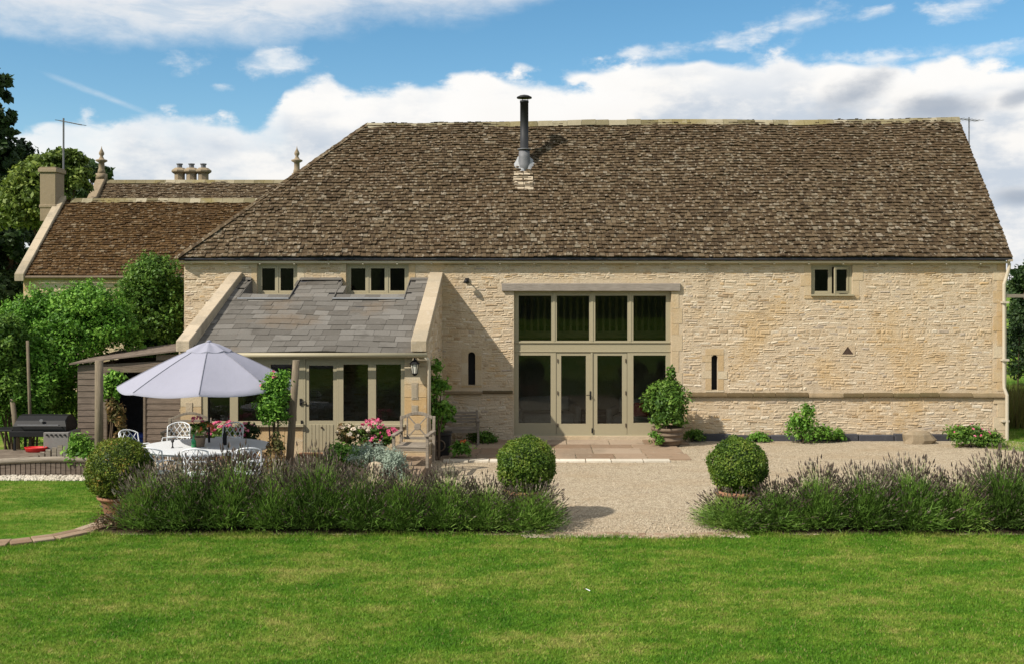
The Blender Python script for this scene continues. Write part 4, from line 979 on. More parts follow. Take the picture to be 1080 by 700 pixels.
def make_chair():
    t = thing('garden_chair', 'x', 'chair')
    b = MB(); b.lathe([(.02, .43), (.22, .43), (.235, .442), (.22, .455), (.02, .455)], (0, 0, 0), 20); b.build('seat', 'white_metal', t, True)
    for a in (45, 135, 225, 315):
        c, s = math.cos(rad(a)), math.sin(rad(a)); b = MB(); b.tube([(c * .2, s * .2, .43), (c * .21, s * .21, .22), (c * .27, s * .27, 0)], [.016, .013, .014], 6); b.build('leg', 'white_metal', t, True)
    # curved lattice back, on the -y side, open frame
    th = lambda u: (-.27 * math.sin(u), -.25 * math.cos(u) - .0)
    f = lambda u, z: (th(u)[0], th(u)[1] - .10 * (z - .45) / .45, z)
    b = MB(); U = 1.0; topz = lambda u: .94 - .07 * (u / U) ** 2
    b.tube([f(-U, .45)] + [f(-U, z) for z in (.6, .75)] + [f(u, topz(u)) for u in np.linspace(-U, U, 11)] + [f(U, z) for z in (.75, .6)] + [f(U, .45)], .014, 6)
    b.tube([f(u, .5) for u in np.linspace(-U, U, 9)], .010, 5); b.build('back_frame', 'white_metal', t, True)
    b = MB()
    for s in (-1, 1):
        for q in np.linspace(-1.7, 1.7, 7):
            pts = []
            for w in np.linspace(0, 1, 9):
                u = (q + (w - .5) * 1.5 * s) * .78 + .0; z = .5 + w * .42
                if abs(u) <= U and z <= topz(u): pts.append(f(u, z))
            if len(pts) > 1: b.tube(pts, .0085, 5)
    b.build('lattice', 'white_metal', t, True)
    for s in (-1, 1):
        b = MB(); b.tube([f(s * U, .66), (s * .28, .02, .67), (s * .27, .14, .63), (s * .2, .16, .44)], .012, 6); b.build('arm', 'white_metal', t, True)
    return t
C0_ = make_chair(); used = False
chairs = [(X(186.5, 21.75), 21.75, 180 + 8, 'white lattice back garden chair behind the table, nearest the timber shed'),
          (X(241, 21.75), 21.75, 180 - 10, 'white lattice back garden chair behind the table, beside the pink flowers'),
          (X(144, 20.75), 20.75, 180 + 62, 'white lattice garden chair at the left end of the table'),
          (X(166, 18.98), 18.98, -12, 'white lattice garden chair with its back to the lawn, nearest the left box ball'),
          (X(209, 18.85), 18.85, 4, 'white lattice garden chair with its back to the lawn, in front of the flower pot'),
          (X(262, 18.95), 18.95, 14, 'white lattice garden chair with its back to the lawn, nearest the leaning post')]
for i, (x, y, a, lb) in enumerate(chairs):
    o = C0_ if i == 0 else copy_tree(C0_)
    o.location = (x, y, TZ); o.rotation_euler = (0, 0, rad(a)); tag(o, lb, 'chair', 'white garden chairs around the table')

# parasol
UX, UY = X(220.5, 20.6), 20.6
u = thing('parasol', 'open lavender grey parasol with black pole over the garden table', 'parasol', (UX, UY, TZ))
rz0, apx, RU = Z(406, UY) - TZ, Z(362.5, UY) - TZ, 1.72
b = MB(); nr, ns = 8, 8; rings = []
def can(a, q):
    k = ((a - .2) * 8 / (2 * math.pi)) % 1; bow = math.sin(k * math.pi); ch = math.cos(math.pi / 8) / math.cos((k - .5) * math.pi / 4)
    rr = RU * q * (1 - (1 - ch) * .75 * min(1, q * 1.2)); z = apx + (rz0 - apx) * (q ** 1.22) - .075 * bow * q * math.sin(q * math.pi * .8)
    return (rr * math.cos(a), rr * math.sin(a), z)
QS = [.10, .25, .4, .55, .7, .82, .92, 1.0]
for pnl in range(8):
    A_ = [2 * math.pi * (pnl + k / ns) / 8 + .2 + (1e-5 if k == 0 else -1e-5 if k == ns else 0) for k in range(ns + 1)]; i0 = len(b.v)
    for q in QS: b.v += [can(a, q) for a in A_]
    b.v += [(p[0] * 1.003, p[1] * 1.003, p[2] - .04) for p in [can(a, 1.0) for a in A_]]
    for r_ in range(len(QS)):
        for k in range(ns): b.f.append((i0 + r_ * (ns + 1) + k, i0 + (r_ + 1) * (ns + 1) + k, i0 + (r_ + 1) * (ns + 1) + k + 1, i0 + r_ * (ns + 1) + k + 1)); b.r.append(.5)
cnp = b.build('canopy', 'canopy_fabric', u, True)
for i in range(8):
    b = MB(); b.tube([(lambda p: (p[0], p[1], p[2] + .002))(can(2 * math.pi * i / 8 + .2, q)) for q in QS], .011, 5); b.build('seam', 'canopy_seam', cnp, True)
b = MB(); qv = [.004, .12, .25]
rings = [[(lambda p: (p[0], p[1], p[2] + .05 - .03 * (q / .25) ** 2 + .012 * math.cos(i * math.pi / 4) * q / .25))(can(2 * math.pi * i / 64 + .2, q)) for i in range(64)] for q in qv]
for A, B in zip(rings, rings[1:]):
    for i in range(64): j = (i + 1) % 64; b.face([A[i], B[i], B[j], A[j]])
A = rings[-1]; B = [(p[0] * 1.01, p[1] * 1.01, p[2] - .05) for p in A]
for i in range(64): j = (i + 1) % 64; b.face([A[i], B[i], B[j], A[j]])
b.build('vent', 'canopy_fabric', u, True)
for i in range(8):
    a = 2 * math.pi * i / 8 + .0 + .2; b = MB(); pts = [can(a, q) for q in (.06, .3, .6, .99)]; b.tube([(p[0], p[1], p[2] - .018) for p in pts], .009, 6)
    m_ = can(a, .5); b.tube([(m_[0], m_[1], m_[2] - .02), (.03 * math.cos(a), .03 * math.sin(a), apx - .75)], .007, 5); b.build('rib', 'black_metal', u)
b = MB(); b.tube([(0, 0, .06), (0, 0, apx + .02)], .022, 12); b.lathe([(.05, apx - .8), (.05, apx - .7)], (0, 0, 0), 10); b.build('pole', 'black_metal', u, True)
b = MB(); b.lathe([(.02, apx + .03), (.05, apx + .045), (.045, apx + .065), (.005, apx + .075)], (0, 0, 0), 10); b.build('finial', 'canopy_fabric', u, True)
b = MB(); b.lathe([(.26, 0), (.27, .04), (.2, .07), (.05, .09), (.04, .3), (.024, .3)], (0, 0, 0), 18); b.build('base', 'black_metal', u, True)

# things on the table
ZT = TZ + .741
def bottle(x, y, z, mat, lab, cat, prof, seg=12):
    b = MB(); b.lathe(prof, (0, 0, 0), seg); o = b.build(cat.replace(' ', '_'), mat, None, True); o.location = (x, y, z); tag(o, lab, cat); return o
bottle(X(204.5, 20.0), 20.0, ZT, 'green_glass_bottle', 'short green glass bottle on the white table left of the flower pot', 'bottle', [(.045, 0), (.05, .02), (.05, .13), (.025, .18), (.02, .24), (.02, .245)])
bottle(X(237, 20.3), 20.3, ZT, 'black_metal', 'slim dark bottle on the white table right of the parasol pole', 'bottle', [(.04, 0), (.042, .02), (.042, .19), (.016, .25), (.015, .34), (.018, .345)])
bottle(X(182, 19.9), 19.9, ZT, 'dark_planter', 'slim dark candle holder on the left part of the white table', 'candle holder', [(.035, 0), (.02, .015), (.012, .04), (.012, .10), (.03, .12), (.03, .15)])

def flowers(name, ells, N, size, mat, parent, seed, aspect=.9):
    return foliage(name, ells, N, size, mat, parent, seed, 22, .14, .85, aspect, 1.2)
def potted(name, label, cat, x, y, z, pot, potmat, parts, seed, group=None):
    t = thing(name, label, cat, (x, y, z), group=group)
    b = MB(); b.lathe(pot, (0, 0, 0), 20); b.build('pot', potmat, t, True)
    for i, (nm, ells, N, size, mat) in enumerate(parts):
        (flowers if nm == 'flowers' else foliage)(nm, ells, N, size, mat, t, seed + i)
    return t
def potprof(r0, r1, h): return [(r0, 0), (r0 * 1.02, .01), (r0 + (r1 - r0) * .6, h * .7), (r1, h * .86), (r1 * 1.07, h * .88), (r1 * 1.07, h), (r1 * .93, h), (r1 * .9, h * .9)]
potted('flower_pot', 'grey pot of pink and orange flowers on the white table', 'flower pot', X(211, 20.05), 20.05, ZT, potprof(.08, .11, .19), 'aged_pot',
       [('foliage', [(0, 0, .33, .20, .18, .16)], 900, .055, 'leaf_mid'), ('flowers', [(.12, -.03, .36, .15, .15, .11)], 130, .05, 'flower_orange'), ('flowers', [(-.05, -.02, .5, .12, .12, .10)], 70, .045, 'flower_pink')], 100)
potted('flower_pot', 'terracotta pot of pink geraniums under the left window of the lean-to', 'flower pot', X(236, 22.9), 22.9, TZ, potprof(.15, .22, .38), 'terracotta',
       [('foliage', [(0, 0, .55, .34, .25, .25)], 1000, .07, 'leaf_mid'), ('flowers', [(0, -.05, .68, .42, .28, .20)], 330, .055, 'flower_pink')], 110)
potted('flower_pot', 'dark leafy geranium pot by the rose on the leaning post', 'flower pot', X(262, 22.7), 22.7, TZ, potprof(.16, .23, .36), 'terracotta',
       [('foliage', [(0, 0, .6, .30, .26, .30)], 1600, .06, 'leaf_dark'), ('flowers', [(.02, -.1, .62, .27, .24, .25)], 60, .05, 'flower_pink')], 120)
potted('flower_pot', 'pot of vivid pink geraniums under the right lean-to window', 'flower pot', X(395, 22.75), 22.75, TZ, potprof(.18, .26, .36), 'terracotta',
       [('foliage', [(0, 0, .52, .48, .3, .24)], 1600, .075, 'leaf_mid'), ('flowers', [(-.05, -.05, .80, .26, .2, .14), (.28, -.05, .62, .25, .2, .14), (-.02, -.2, .5, .2, .15, .1)], 420, .06, 'flower_pink')], 130)
potted('flower_pot', 'pot of cream and peach flowers right of the lean-to door', 'flower pot', X(373, 22.6), 22.6, TZ, potprof(.16, .23, .34), 'aged_pot',
       [('foliage', [(0, 0, .55, .38, .28, .28)], 1100, .07, 'leaf_amber'), ('foliage', [(.1, 0, .5, .36, .28, .24)], 700, .07, 'leaf_mid'), ('flowers', [(0, -.08, .68, .38, .25, .16)], 200, .06, 'flower_pale')], 140)

# wooden armchair with crossed back
def armchair():
    t = thing('wooden_armchair', 'silvery wooden armchair with a crossed back by the right pier of the lean-to', 'armchair')
    B = lambda nm: b.build(nm, 'silver_oak', t, bevel=.004)
    for sx_ in (-1, 1):
        b = MB(); b.box(sx_ * .36 - .03, sx_ * .36 + .03, -.36, -.30, 0, .66); B('leg')
        b = MB(); b.hexa([(sx_ * .36 - .03, .28, 0), (sx_ * .36 + .03, .28, 0), (sx_ * .36 + .03, .35, 0), (sx_ * .36 - .03, .35, 0), (sx_ * .36 - .03, .36, 1.0), (sx_ * .36 + .03, .36, 1.0), (sx_ * .36 + .03, .41, 1.0), (sx_ * .36 - .03, .41, 1.0)]); B('leg')
        b = MB(); b.box(sx_ * .36 - .05, sx_ * .36 + .05, -.40, .34, .662, .70); B('arm')
    b = MB()
    for i in range(6): b.box(-.33, .33, -.36 + i * .115, -.36 + i * .115 + .1, .42, .445, R.random())
    b.box(-.33, .33, -.35, -.32, .35, .415); B('seat')
    b = MB(); y0 = .35
    pr = [(-.33 + .66 * i / 10, 1.0 + .10 * math.sin(math.pi * i / 10)) for i in range(11)]
    for (xa, za), (xb, zb) in zip(pr, pr[1:]): b.hexa([(xa, y0, za - .07), (xb, y0, zb - .07), (xb, y0 + .045, zb - .07), (xa, y0 + .045, za - .07), (xa, y0, za), (xb, y0, zb), (xb, y0 + .045, zb), (xa, y0 + .045, za)])
    b.box(-.33, .33, y0 - .02, y0 + .02, .50, .55); b.box(-.24, -.21, y0 - .01, y0 + .02, .55, 1.0); b.box(.21, .24, y0 - .01, y0 + .02, .55, 1.0)
    for s in (-1, 1):
        b.hexa([(-.21 * s - .018, y0 - .01, .55), (-.21 * s + .018, y0 - .01, .55), (-.21 * s + .018, y0 + .015, .55), (-.21 * s - .018, y0 + .015, .55), (.21 * s - .018, y0 + .003 * s, 1.0), (.21 * s + .018, y0 + .003 * s, 1.0), (.21 * s + .018, y0 + .025, 1.0), (.21 * s - .018, y0 + .025, 1.0)])
    b.tube([(0, y0 - .02, .77), (0, y0 + .03, .77)], .075, 14); B('backrest')
    return t
a_ = armchair(); a_.location = (X(436, 22.2), 22.3, TZ); a_.rotation_euler = (0, 0, rad(-6))
# slatted benches
def bench(label, loc, rz, W_, mat, hb=.84, arch=0):
    t = thing('garden_bench', label, 'bench', loc, rz)
    B = lambda nm: b.build(nm, mat, t, bevel=.004)
    for s in (-1, 1):
        x = s * (W_ / 2 - .035)
        b = MB(); b.box(x - .03, x + .03, -.28, -.22, 0, .62); B('leg')
        b = MB(); b.hexa([(x - .03, .2, 0), (x + .03, .2, 0), (x + .03, .26, 0), (x - .03, .26, 0), (x - .03, .28, hb), (x + .03, .28, hb), (x + .03, .33, hb), (x - .03, .33, hb)]); B('leg')
        b = MB(); b.box(x - .045, x + .045, -.32, .26, .622, .655); B('arm')
    b = MB()
    for i in range(5): b.box(-W_ / 2 + .01, W_ / 2 - .01, -.27 + i * .1, -.27 + i * .1 + .085, .415, .44, R.random())
    b.box(-W_ / 2 + .07, W_ / 2 - .07, -.26, -.235, .34, .41); B('seat')
    b = MB(); nz = 4
    for i in range(nz): z = .52 + i * (hb - .52) / nz; b.box(-W_ / 2 + .066, W_ / 2 - .066, .245 + z * .05, .27 + z * .05, z, z + .055, R.random())
    if arch:
        pr = [(-W_ / 2 + .05 + (W_ - .1) * i / 12, hb + arch * math.sin(math.pi * i / 12)) for i in range(13)]
        for (xa, za), (xb, zb) in zip(pr, pr[1:]): b.hexa([(xa, .285, za - .06), (xb, .285, zb - .06), (xb, .32, zb - .06), (xa, .32, za - .06), (xa, .285, za), (xb, .285, zb), (xb, .32, zb), (xa, .32, za)])
    B('backrest'); return t
bench('weathered wooden bench with slatted back by the barn wall, behind the dark planter', (X(479, 26.6), 26.75, 0), rad(6), 1.25, 'silver_oak')
bench('brown wooden garden seat with arched back against the left pier of the lean-to', (X(196, 22.9), 22.95, TZ), rad(4), .95, 'silver_oak', .88, .14)

# square dark planter with shrub
PYR = 25.1; pxc = X(464.5, PYR)
t = thing('square_planter', 'square dark planter with a raised ring, at the right corner of the lean-to', 'planter', (pxc, PYR, 0))
b = MB(); b.hexa([(-.21, -.21, 0), (.21, -.21, 0), (.21, .21, 0), (-.21, .21, 0), (-.25, -.25, .50), (.25, -.25, .50), (.25, .25, .50), (-.25, .25, .50)]); b.box(-.27, .27, -.27, .27, .502, .55)
b.build('box', 'dark_planter', t, bevel=.01)
b = MB(); b.tube([(.13 * math.cos(a), -.245, .27 + .13 * math.sin(a)) for a in np.linspace(0, 6.2832, 17)], .018, 6); b.build('ring', 'aged_pot', t)
foliage('foliage', [(0, 0, .75, .34, .3, .3), (.1, .0, 1.05, .25, .22, .25)], 1700, .075, 'leaf_fresh', t, 200)
b = MB()
for i in range(6): a = i * 1.05; b.tube([(.05 * math.cos(a), .05 * math.sin(a), .52), (.16 * math.cos(a), .16 * math.sin(a), .9)], .01, 5)
b.build('stem', 'bark', t)

# potted bay tree by the doors
BYY = 26.6; t = thing('potted_tree', 'bushy green potted tree in a ribbed round tub beside the glazed doors', 'potted tree', (X(704, BYY), BYY, .02))
b = MB(); b.lathe([(.30, 0), (.33, .06), (.355, .12), (.385, .13), (.385, .17), (.36, .18), (.37, .26), (.40, .27), (.40, .31), (.372, .32), (.375, .38), (.42, .39), (.42, .46), (.36, .46), (.35, .42)], (0, 0, 0), 28); b.build('pot', 'aged_pot', t, True)
b = MB(); b.tube([(0, 0, .4), (.02, 0, .8), (-.02, .02, 1.4)], [.04, .035, .02], 8); b.build('trunk', 'bark', t)
foliage('foliage', [(0, 0, 1.0, .60, .5, .46), (.04, -.06, .64, .46, .42, .28), (-.03, 0, 1.36, .38, .34, .30), (.09, 0, 1.70, .12, .12, .28), (.0, 0, 1.1, .48, .44, .5)], 12000, .08, 'leaf_mid', t, 210, 70, .40, .5)
o = thing('ivy_plant', 'trailing ivy at the foot of the ribbed tub by the glazed doors', 'plant', (X(692.5, 26.2), 26.2, .01))
foliage('foliage', [(0, 0, .2, .2, .15, .24)], 600, .055, 'leaf_fresh', o, 215)

# barbecue
t = thing('barbecue', 'large black gas barbecue with closed hood and grey metal cabinet', 'barbecue', (X(50, 24.0), 24.0, 0)); t.scale = (1.25, 1, .95)
b = MB(); prof = [(-.30, .82), (-.30, .93), (-.24, 1.06), (-.10, 1.16), (.08, 1.18), (.24, 1.10), (.30, .98), (.30, .82)]
x0, x1 = -.52, .45
L_ = [(x0 + (.04 if z > 1 else 0), y, z) for y, z in prof]; R_ = [(x1 - (.04 if z > 1 else 0), y, z) for y, z in prof]
for i in range(len(prof) - 1): b.face([L_[i], R_[i], R_[i + 1], L_[i + 1]])
b.face(L_[::-1]); b.face(R_); hood = b.build('hood', 'black_metal', t, bevel=.015)
b = MB(); b.tube([(-.40, -.33, .97), (-.40, -.38, .97), (.34, -.38, .97), (.34, -.33, .97)], .014, 6); b.build('handle', 'grey_metal', hood)
b = MB(); b.tube([(0, -.285, 1.07), (0, -.31, 1.07)], .035, 12); b.build('thermometer', 'grey_metal', hood)
b = MB(); b.box(-.95, -.54, -.28, .28, .80, .84); b.box(-.58, .055, -.31, .31, .68, .815); b.build('side_shelf', 'black_metal', t, bevel=.01)
b = MB(); b.box(.06, .52, -.36, .28, .06, .80); b.build('cabinet', 'cabinet_metal', t, bevel=.01)
for k in range(5):
    b = MB(); b.tube([(.13 + k * .08, -.361, .74), (.13 + k * .08, -.39, .74)], .02, 10); b.build('knob', 'black_metal', t)
for x in (-.5, .06, .48):
    b = MB(); b.box(x - .02, x + .02, -.28, -.24, 0, .68); b.box(x - .02, x + .02, .22, .26, 0, .68); b.build('leg', 'black_metal', t)
# deck-like low table, tray, log edging
t = thing('plank_table', 'low wide table of weathered planks in front of the barbecue', 'table', (-11.2, 23.4, -.14))
b = MB(); 
for i in range(8): y0 = -.72 + i * .15; b.box(-1.3, .30 + R.uniform(-.02, .02), y0, y0 + .14, .44, .475, R.random())
b.build('table_top', 'grey_timber', t, bevel=.006)
for x in (-1.1, -.45, .2):
    for y in (-.6, .38): 
        b = MB(); b.box(x - .05, x + .05, y - .05, y + .05, .13, .438); b.build('leg', 'grey_timber', t)
b = MB(); b.lathe([(.16, 0), (.2, .0), (.23, .09), (.235, .10), (.2, .10), (.18, .02)], (0, 0, 0), 20); o = b.build('tray', 'red_plastic', None, True)
o.location = (X(38, 23.55), 23.55, .338); o.scale = (1.1, .7, 1); tag(o, 'round red plastic tray on the low plank table', 'tray')
t = thing('plank_fence', 'short run of upright split planks beside the barbecue cabinet', 'fence', (X(48, 22.58), 22.58, 0))
for i in range(5):
    b = MB(); x = -.26 + i * .13; h = .42 + i * .05 + R.uniform(-.02, .04); b.hexa([(x, 0, 0), (x + .11, 0, 0), (x + .11, .03, 0), (x, .03, 0), (x + R.uniform(-.01, .01), .0, h), (x + .10, 0, h + R.uniform(-.04, .04)), (x + .10, .03, h), (x, .03, h)], R.random()); b.build('plank', 'silver_oak', t)
b = MB(); b.box(-.28, .42, .032, .06, .2, .26); b.build('rail', 'silver_oak', t)
t = thing('bed_edging', 'low retaining edge of upright boards with a curved top rail by the small lawn', 'edging', (X(55, 22.42), 22.42, 0))
b = MB(); xx = [-1.2 + .15 * i for i in range(20)]
b.tube([(x, .0, .30 + .05 * math.sin((x + 1.2) * 1.1)) for x in xx], .065, 8); b.build('rail', 'silver_oak', t, True)
for i in range(26): 
    b = MB(); x = -1.2 + i * .108; b.box(x, x + .09, -.02, .03, 0, .26 + .05 * math.sin((x + 1.2) * 1.1) + R.uniform(-.02, .02), R.random()); b.build('board', 'shed_timber', t)
b = MB(); rr = random.Random(77)
for i in range(1300):
    x, y, s = rr.uniform(-12.3, -7.6), rr.uniform(21.78, 22.36), rr.uniform(.02, .045); M = Matrix.Translation((x, y, .015)) @ Matrix.Rotation(rr.uniform(0, 6), 4, 'Z')
    b.hexa([(-s, -s * .7, -s * .3), (s, -s * .7, -s * .3), (s, s * .7, -s * .3), (-s, s * .7, -s * .3), (-s * .6, -s * .4, s * .5), (s * .6, -s * .4, s * .5), (s * .6, s * .4, s * .5), (-s * .6, s * .4, s * .5)], rr.random(), M)
o = b.build('pebbles', 'pale_stone'); tag(o, 'strip of pale pebbles along the back of the small lawn', 'pebbles', None, 'stuff')

# rough block of stone at the barn foot
b = MB(); b.lathe([(.34, 0), (.36, .1), (.32, .24), (.24, .31), (.02, .33)], (0, 0, 0), 9); o = b.build('boulder', 'weathered_stone', None)
for v in o.data.vertices: v.co.x *= 1.2; v.co.y *= .55; v.co.x += .05 * math.sin(v.co.z * 20 + v.co.y * 9)
o.location = (X(968, 27.0), 26.95, 0); tag(o, 'squat rough grey stone block at the foot of the barn wall', 'stone')
# old weathered stone beside silver shrub
b = MB(); b.lathe([(.2, 0), (.22, .2), (.19, .42), (.12, .52), (.02, .55)], (0, 0, 0), 9); o = b.build('boulder', 'coping_stone', None)
for v in o.data.vertices: v.co.y *= .7; v.co.x += .04 * math.sin(v.co.z * 9)
o.location = (X(398, 19.5), 19.5, .25); tag(o, 'upright weathered stone in front of the silver shrub on the terrace', 'stone')
# fixture on the wall between lean-to and doors
t = thing('wall_light', 'small black bracket light high on the wall right of the lean-to', 'light', (wx(492.5), YW - .02, Z(296, YW)))
b = MB(); b.box(-.05, .05, -.03, .02, -.06, .06); b.tube([(0, -.03, 0), (0, -.12, .04), (0, -.2, .0)], .015, 6); b.build('bracket', 'black_metal', t)
b = MB(); b.lathe([(.02, .05), (.05, .03), (.085, -.06), (.075, -.06)], (.0, -.2, -.01), 12); b.build('lamp_shade', 'black_metal', t, True)
# bits inside the barn, dimly seen through the glass
def sofa(loc, rz, label):
    t = thing('sofa', label, 'sofa', loc, rz)
    b = MB(); b.box(-.75, .75, -.4, .4, .1, .42); b.build('seat', 'pale_fabric', t, bevel=.05)
    b = MB(); b.box(-.75, .75, .25, .45, .42, .85); b.build('backrest', 'pale_fabric', t, bevel=.05)
    for s in (-1, 1): b = MB(); b.box(s * .84 - .085, s * .84 + .085, -.42, .45, .1, .62); b.build('arm', 'pale_fabric', t, bevel=.05)
sofa((.35, 29.6, .06), rad(12), 'pale sofa inside the barn behind the left glazed panel')
b = MB(); b.box(-.22, .22, -.08, .08, 0, .4); o = b.build('cushion', 'red_fabric', bevel=.06); o.location = (2.95, 28.75, .46); tag(o, 'red cushion inside the barn behind the right glazed panel', 'cushion')
sofa((3.0, 29.0, .06), rad(-20), 'pale sofa with a red cushion behind the right glazed panel')
t = thing('low_table', 'dark low table inside the barn behind the right glazed door', 'table', (1.85, 29.4, .06))
b = MB(); b.box(-.5, .5, -.35, .35, .36, .42); b.build('table_top', 'grey_timber', t)
for x in (-.42, .42):
    for y in (-.28, .28): b = MB(); b.box(x - .04, x + .04, y - .04, y + .04, 0, .36); b.build('leg', 'grey_timber', t)
# ------------------------------------------------------------------ trees
def tree(name, label, x, y, h, ells, N, size, mat, seed, tr_=.3, group=None, cat='tree', nsub=40, sub=.24, lo=.45, aspect=.6):
    t = thing(name, label, cat, (x, y, 0), group=group)
    foliage('crown', ells, N, size, mat, t, seed, nsub, sub, lo, aspect)
    b = MB(); top = max(e[2] for e in ells); b.tube([(0, 0, -.1), (.06, 0, top * .35), (-.05, .05, top * .7), (0, 0, top)], [tr_ * 1.15, tr_ * .85, tr_ * .5, tr_ * .12], 9)
    for e in ells: b.tube([(0, 0, max(.3, min(e[2] * .6, top * .6))), (e[0] * .5, e[1] * .5, e[2] * .8), (e[0] * .95, e[1] * .95, e[2] + e[5] * .3)], [tr_ * .4, tr_ * .25, .02], 6)
    b.build('trunk', 'bark', t); return t
Y1 = 54.0
def E(px, py, rx, ry, Y, x, dy=0, deep=1.0):   # ellipsoid at a place in the view, relative to a trunk at x
    k = Y / F; return (X(px, Y) - x, dy, Z(py, Y), rx * k, rx * k * deep, ry * k)
x = X(-10, Y1)
tree('dark_conifer', 'very tall dark evergreen tree at the left edge of the view', x, Y1, 15, [E(-6, 98, 17, 26, Y1, x), E(-14, 130, 28, 26, Y1, x), E(-4, 168, 26, 26, Y1, x), E(-12, 215, 32, 34, Y1, x), E(-2, 262, 26, 34, Y1, x), E(-14, 310, 36, 34, Y1, x), E(-26, 180, 34, 60, Y1, x)], 26000, .33, 'leaf_dark', 301, .45)
Y2 = 48.5; x = X(62, Y2)
tree('pine_tree', 'yellow green pine tree with open crown behind the cottage chimney', x, Y2, 12, [E(60, 180, 30, 18, Y2, x), E(40, 200, 32, 24, Y2, x), E(82, 192, 16, 16, Y2, x), E(24, 226, 30, 26, Y2, x), E(56, 222, 28, 22, Y2, x), E(30, 188, 18, 16, Y2, x), E(74, 168, 16, 11, Y2, x)], 26000, .19, 'leaf_pine', 302, .35, None, 'tree', 60, .38, .4)
Y3 = 70.0; x = X(96, Y3)
tree('dark_tree', 'dark tree standing behind the yellow green pine', x, Y3, 10, [E(98, 186, 20, 18, Y3, x), E(78, 205, 26, 20, Y3, x), E(60, 240, 46, 30, Y3, x)], 6000, .36, 'leaf_dark', 303, .3)
Y3 = 56.0; x = X(10, Y3)
tree('dark_tree', 'dark spreading tree under the tall evergreen at far left', x, Y3, 10, [E(16, 170, 24, 20, Y3, x), E(4, 210, 34, 34, Y3, x), E(26, 250, 26, 40, Y3, x), E(2, 290, 34, 40, Y3, x)], 10000, .30, 'leaf_dark', 304, .3)
# right edge
YR = 60.0
for i, (p, q, rx, ry, lab) in enumerate(((1080, 312, 18, 36, 'dark round tree just beyond the right corner of the barn'), (1112, 300, 24, 50, 'taller dark tree at the right edge behind the round one'))):
    x = X(p, YR + i * 8); tree('hedgerow_tree', lab, x, YR + i * 8, 5, [E(p, q, rx, ry, YR + i * 8, x), E(p - 2, q + 40, rx, ry, YR + i * 8, x), E(p + 6, q + 60, rx * 1.1, ry, YR + i * 8, x)], 6000, .22, 'leaf_dark', 310 + i, .2)
x = X(1076, 42); t = thing('hedge', 'dark leafy hedge beyond the right corner of the barn', 'hedge', (x, 42, 0))
foliage('foliage', [(0, 0, 1.2, .9, .8, 1.5), (.9, .4, 1.2, 1.1, .8, 1.6), (2.2, .5, 1.2, 1.3, .8, 1.6), (.2, 0, 2.4, .7, .6, .9), (1.4, .3, 2.4, 1., .6, .9), (3.6, .4, 1.4, 1.3, .8, 1.6), (5, .5, 1.5, 1.3, .8, 1.7)], 15000, .13, 'leaf_dark', t, 320, 30, .3, .5)
b = MB()
for i in range(5): b.tube([(i * .6, .2, 0), (i * .6 + .05, .2, 2)], .03, 6)
b.build('stem', 'bark', t)
t = thing('rail_fence', 'pale timber rail on tall posts beyond the right corner of the barn', 'fence', (X(1062, 40), 40, 0))
b = MB(); b.box(-.2, 6, -.04, .04, Z(314, 40), Z(310.5, 40)); b.build('rail', 'silver_oak', t)
for x in (-.1, 2.2, 4.4): b = MB(); b.box(x - .06, x + .06, -.05, .05, 0, Z(309, 40)); b.build('post', 'silver_oak', t)

rw = random.Random(5); ells = []
for x0, x1, yy, wm in ((-95, -30, 84, 1.0), (34, 100, 84, .5)):
    x = x0
    while x < x1: w = rw.uniform(3, 5.5) * wm; ells.append((x, yy + rw.uniform(-5, 5), w * .95, w, w, w * 1.05)); x += w * .9
o = foliage('woodland', ells, 60000, .8, 'leaf_dark', None, 555, 30, .4, .5); tag(o, 'dark belt of far woodland behind the houses and the barn', 'woodland', None, 'stuff')
# tall grass bank by the barn's right end
rng = np.random.default_rng(41); N = 9000; P = np.stack([rng.uniform(12.75, 16.5, N), rng.uniform(29.5, 33.5, N), np.zeros(N)], 1)
h = rng.uniform(.5, 1.25, (N, 1)); a = rng.uniform(0, 6.28, N); w = .012; dv = np.stack([np.cos(a) * w, np.sin(a) * w, 0 * a], 1); lean = np.concatenate([rng.normal(size=(N, 2)) * .22, h], 1)
o = npmesh('tall_grass', np.stack([P - dv, P + dv, P + lean], 1).reshape(-1, 3), 3, 'dry_grass', None, rng.uniform(0, 1, N)); tag(o, 'rough yellowing tall grass beside the right end of the barn', 'grass', None, 'stuff')

# ------------------------------------------------------------------ shrubs
def shrub(name, label, cat, x, y, ells, N, size, mat, seed, z=0, nsub=70, sub=.42, lo=.45, stems=5, aspect=.5, group=None, sr=.03):
    t = thing(name, label, cat, (x, y, z), group=group); foliage('foliage', ells, N, size, mat, t, seed, nsub, sub, lo, aspect, .8, len(ells) * 16 if N > 1000 else 8)
    if stems:
        b = MB(); rr = random.Random(seed)
        for i in range(stems):
            e = ells[i % len(ells)]; b.tube([(rr.uniform(-.1, .1), rr.uniform(-.1, .1), -.05), (e[0] * .5, e[1] * .5, max(.05, e[2] * .55)), (e[0], e[1], e[2] + e[5] * .3)], [sr, sr * .7, sr * .25], 6)
        b.build('stem', 'bark', t)
    return t
YS = 26.5; x = X(75, YS)
shrub('large_shrub', 'broad bright green shrub overhanging the timber shed', 'shrub', x, YS, [E(78, 350, 42, 36, YS, x), E(40, 345, 34, 34, YS, x), E(115, 350, 32, 32, YS, x), E(60, 385, 46, 34, YS, x, -.3), E(92, 325, 36, 22, YS, x), E(18, 352, 24, 26, YS, x), E(30, 385, 26, 30, YS, x, -.3), E(55, 420, 40, 34, YS, x, -.2), E(25, 430, 30, 34, YS, x, -.2)], 75000, .085, 'leaf_shrub', 401, 0, 80, .40, .45, 8)
YS = 28.5; x = X(160, YS)
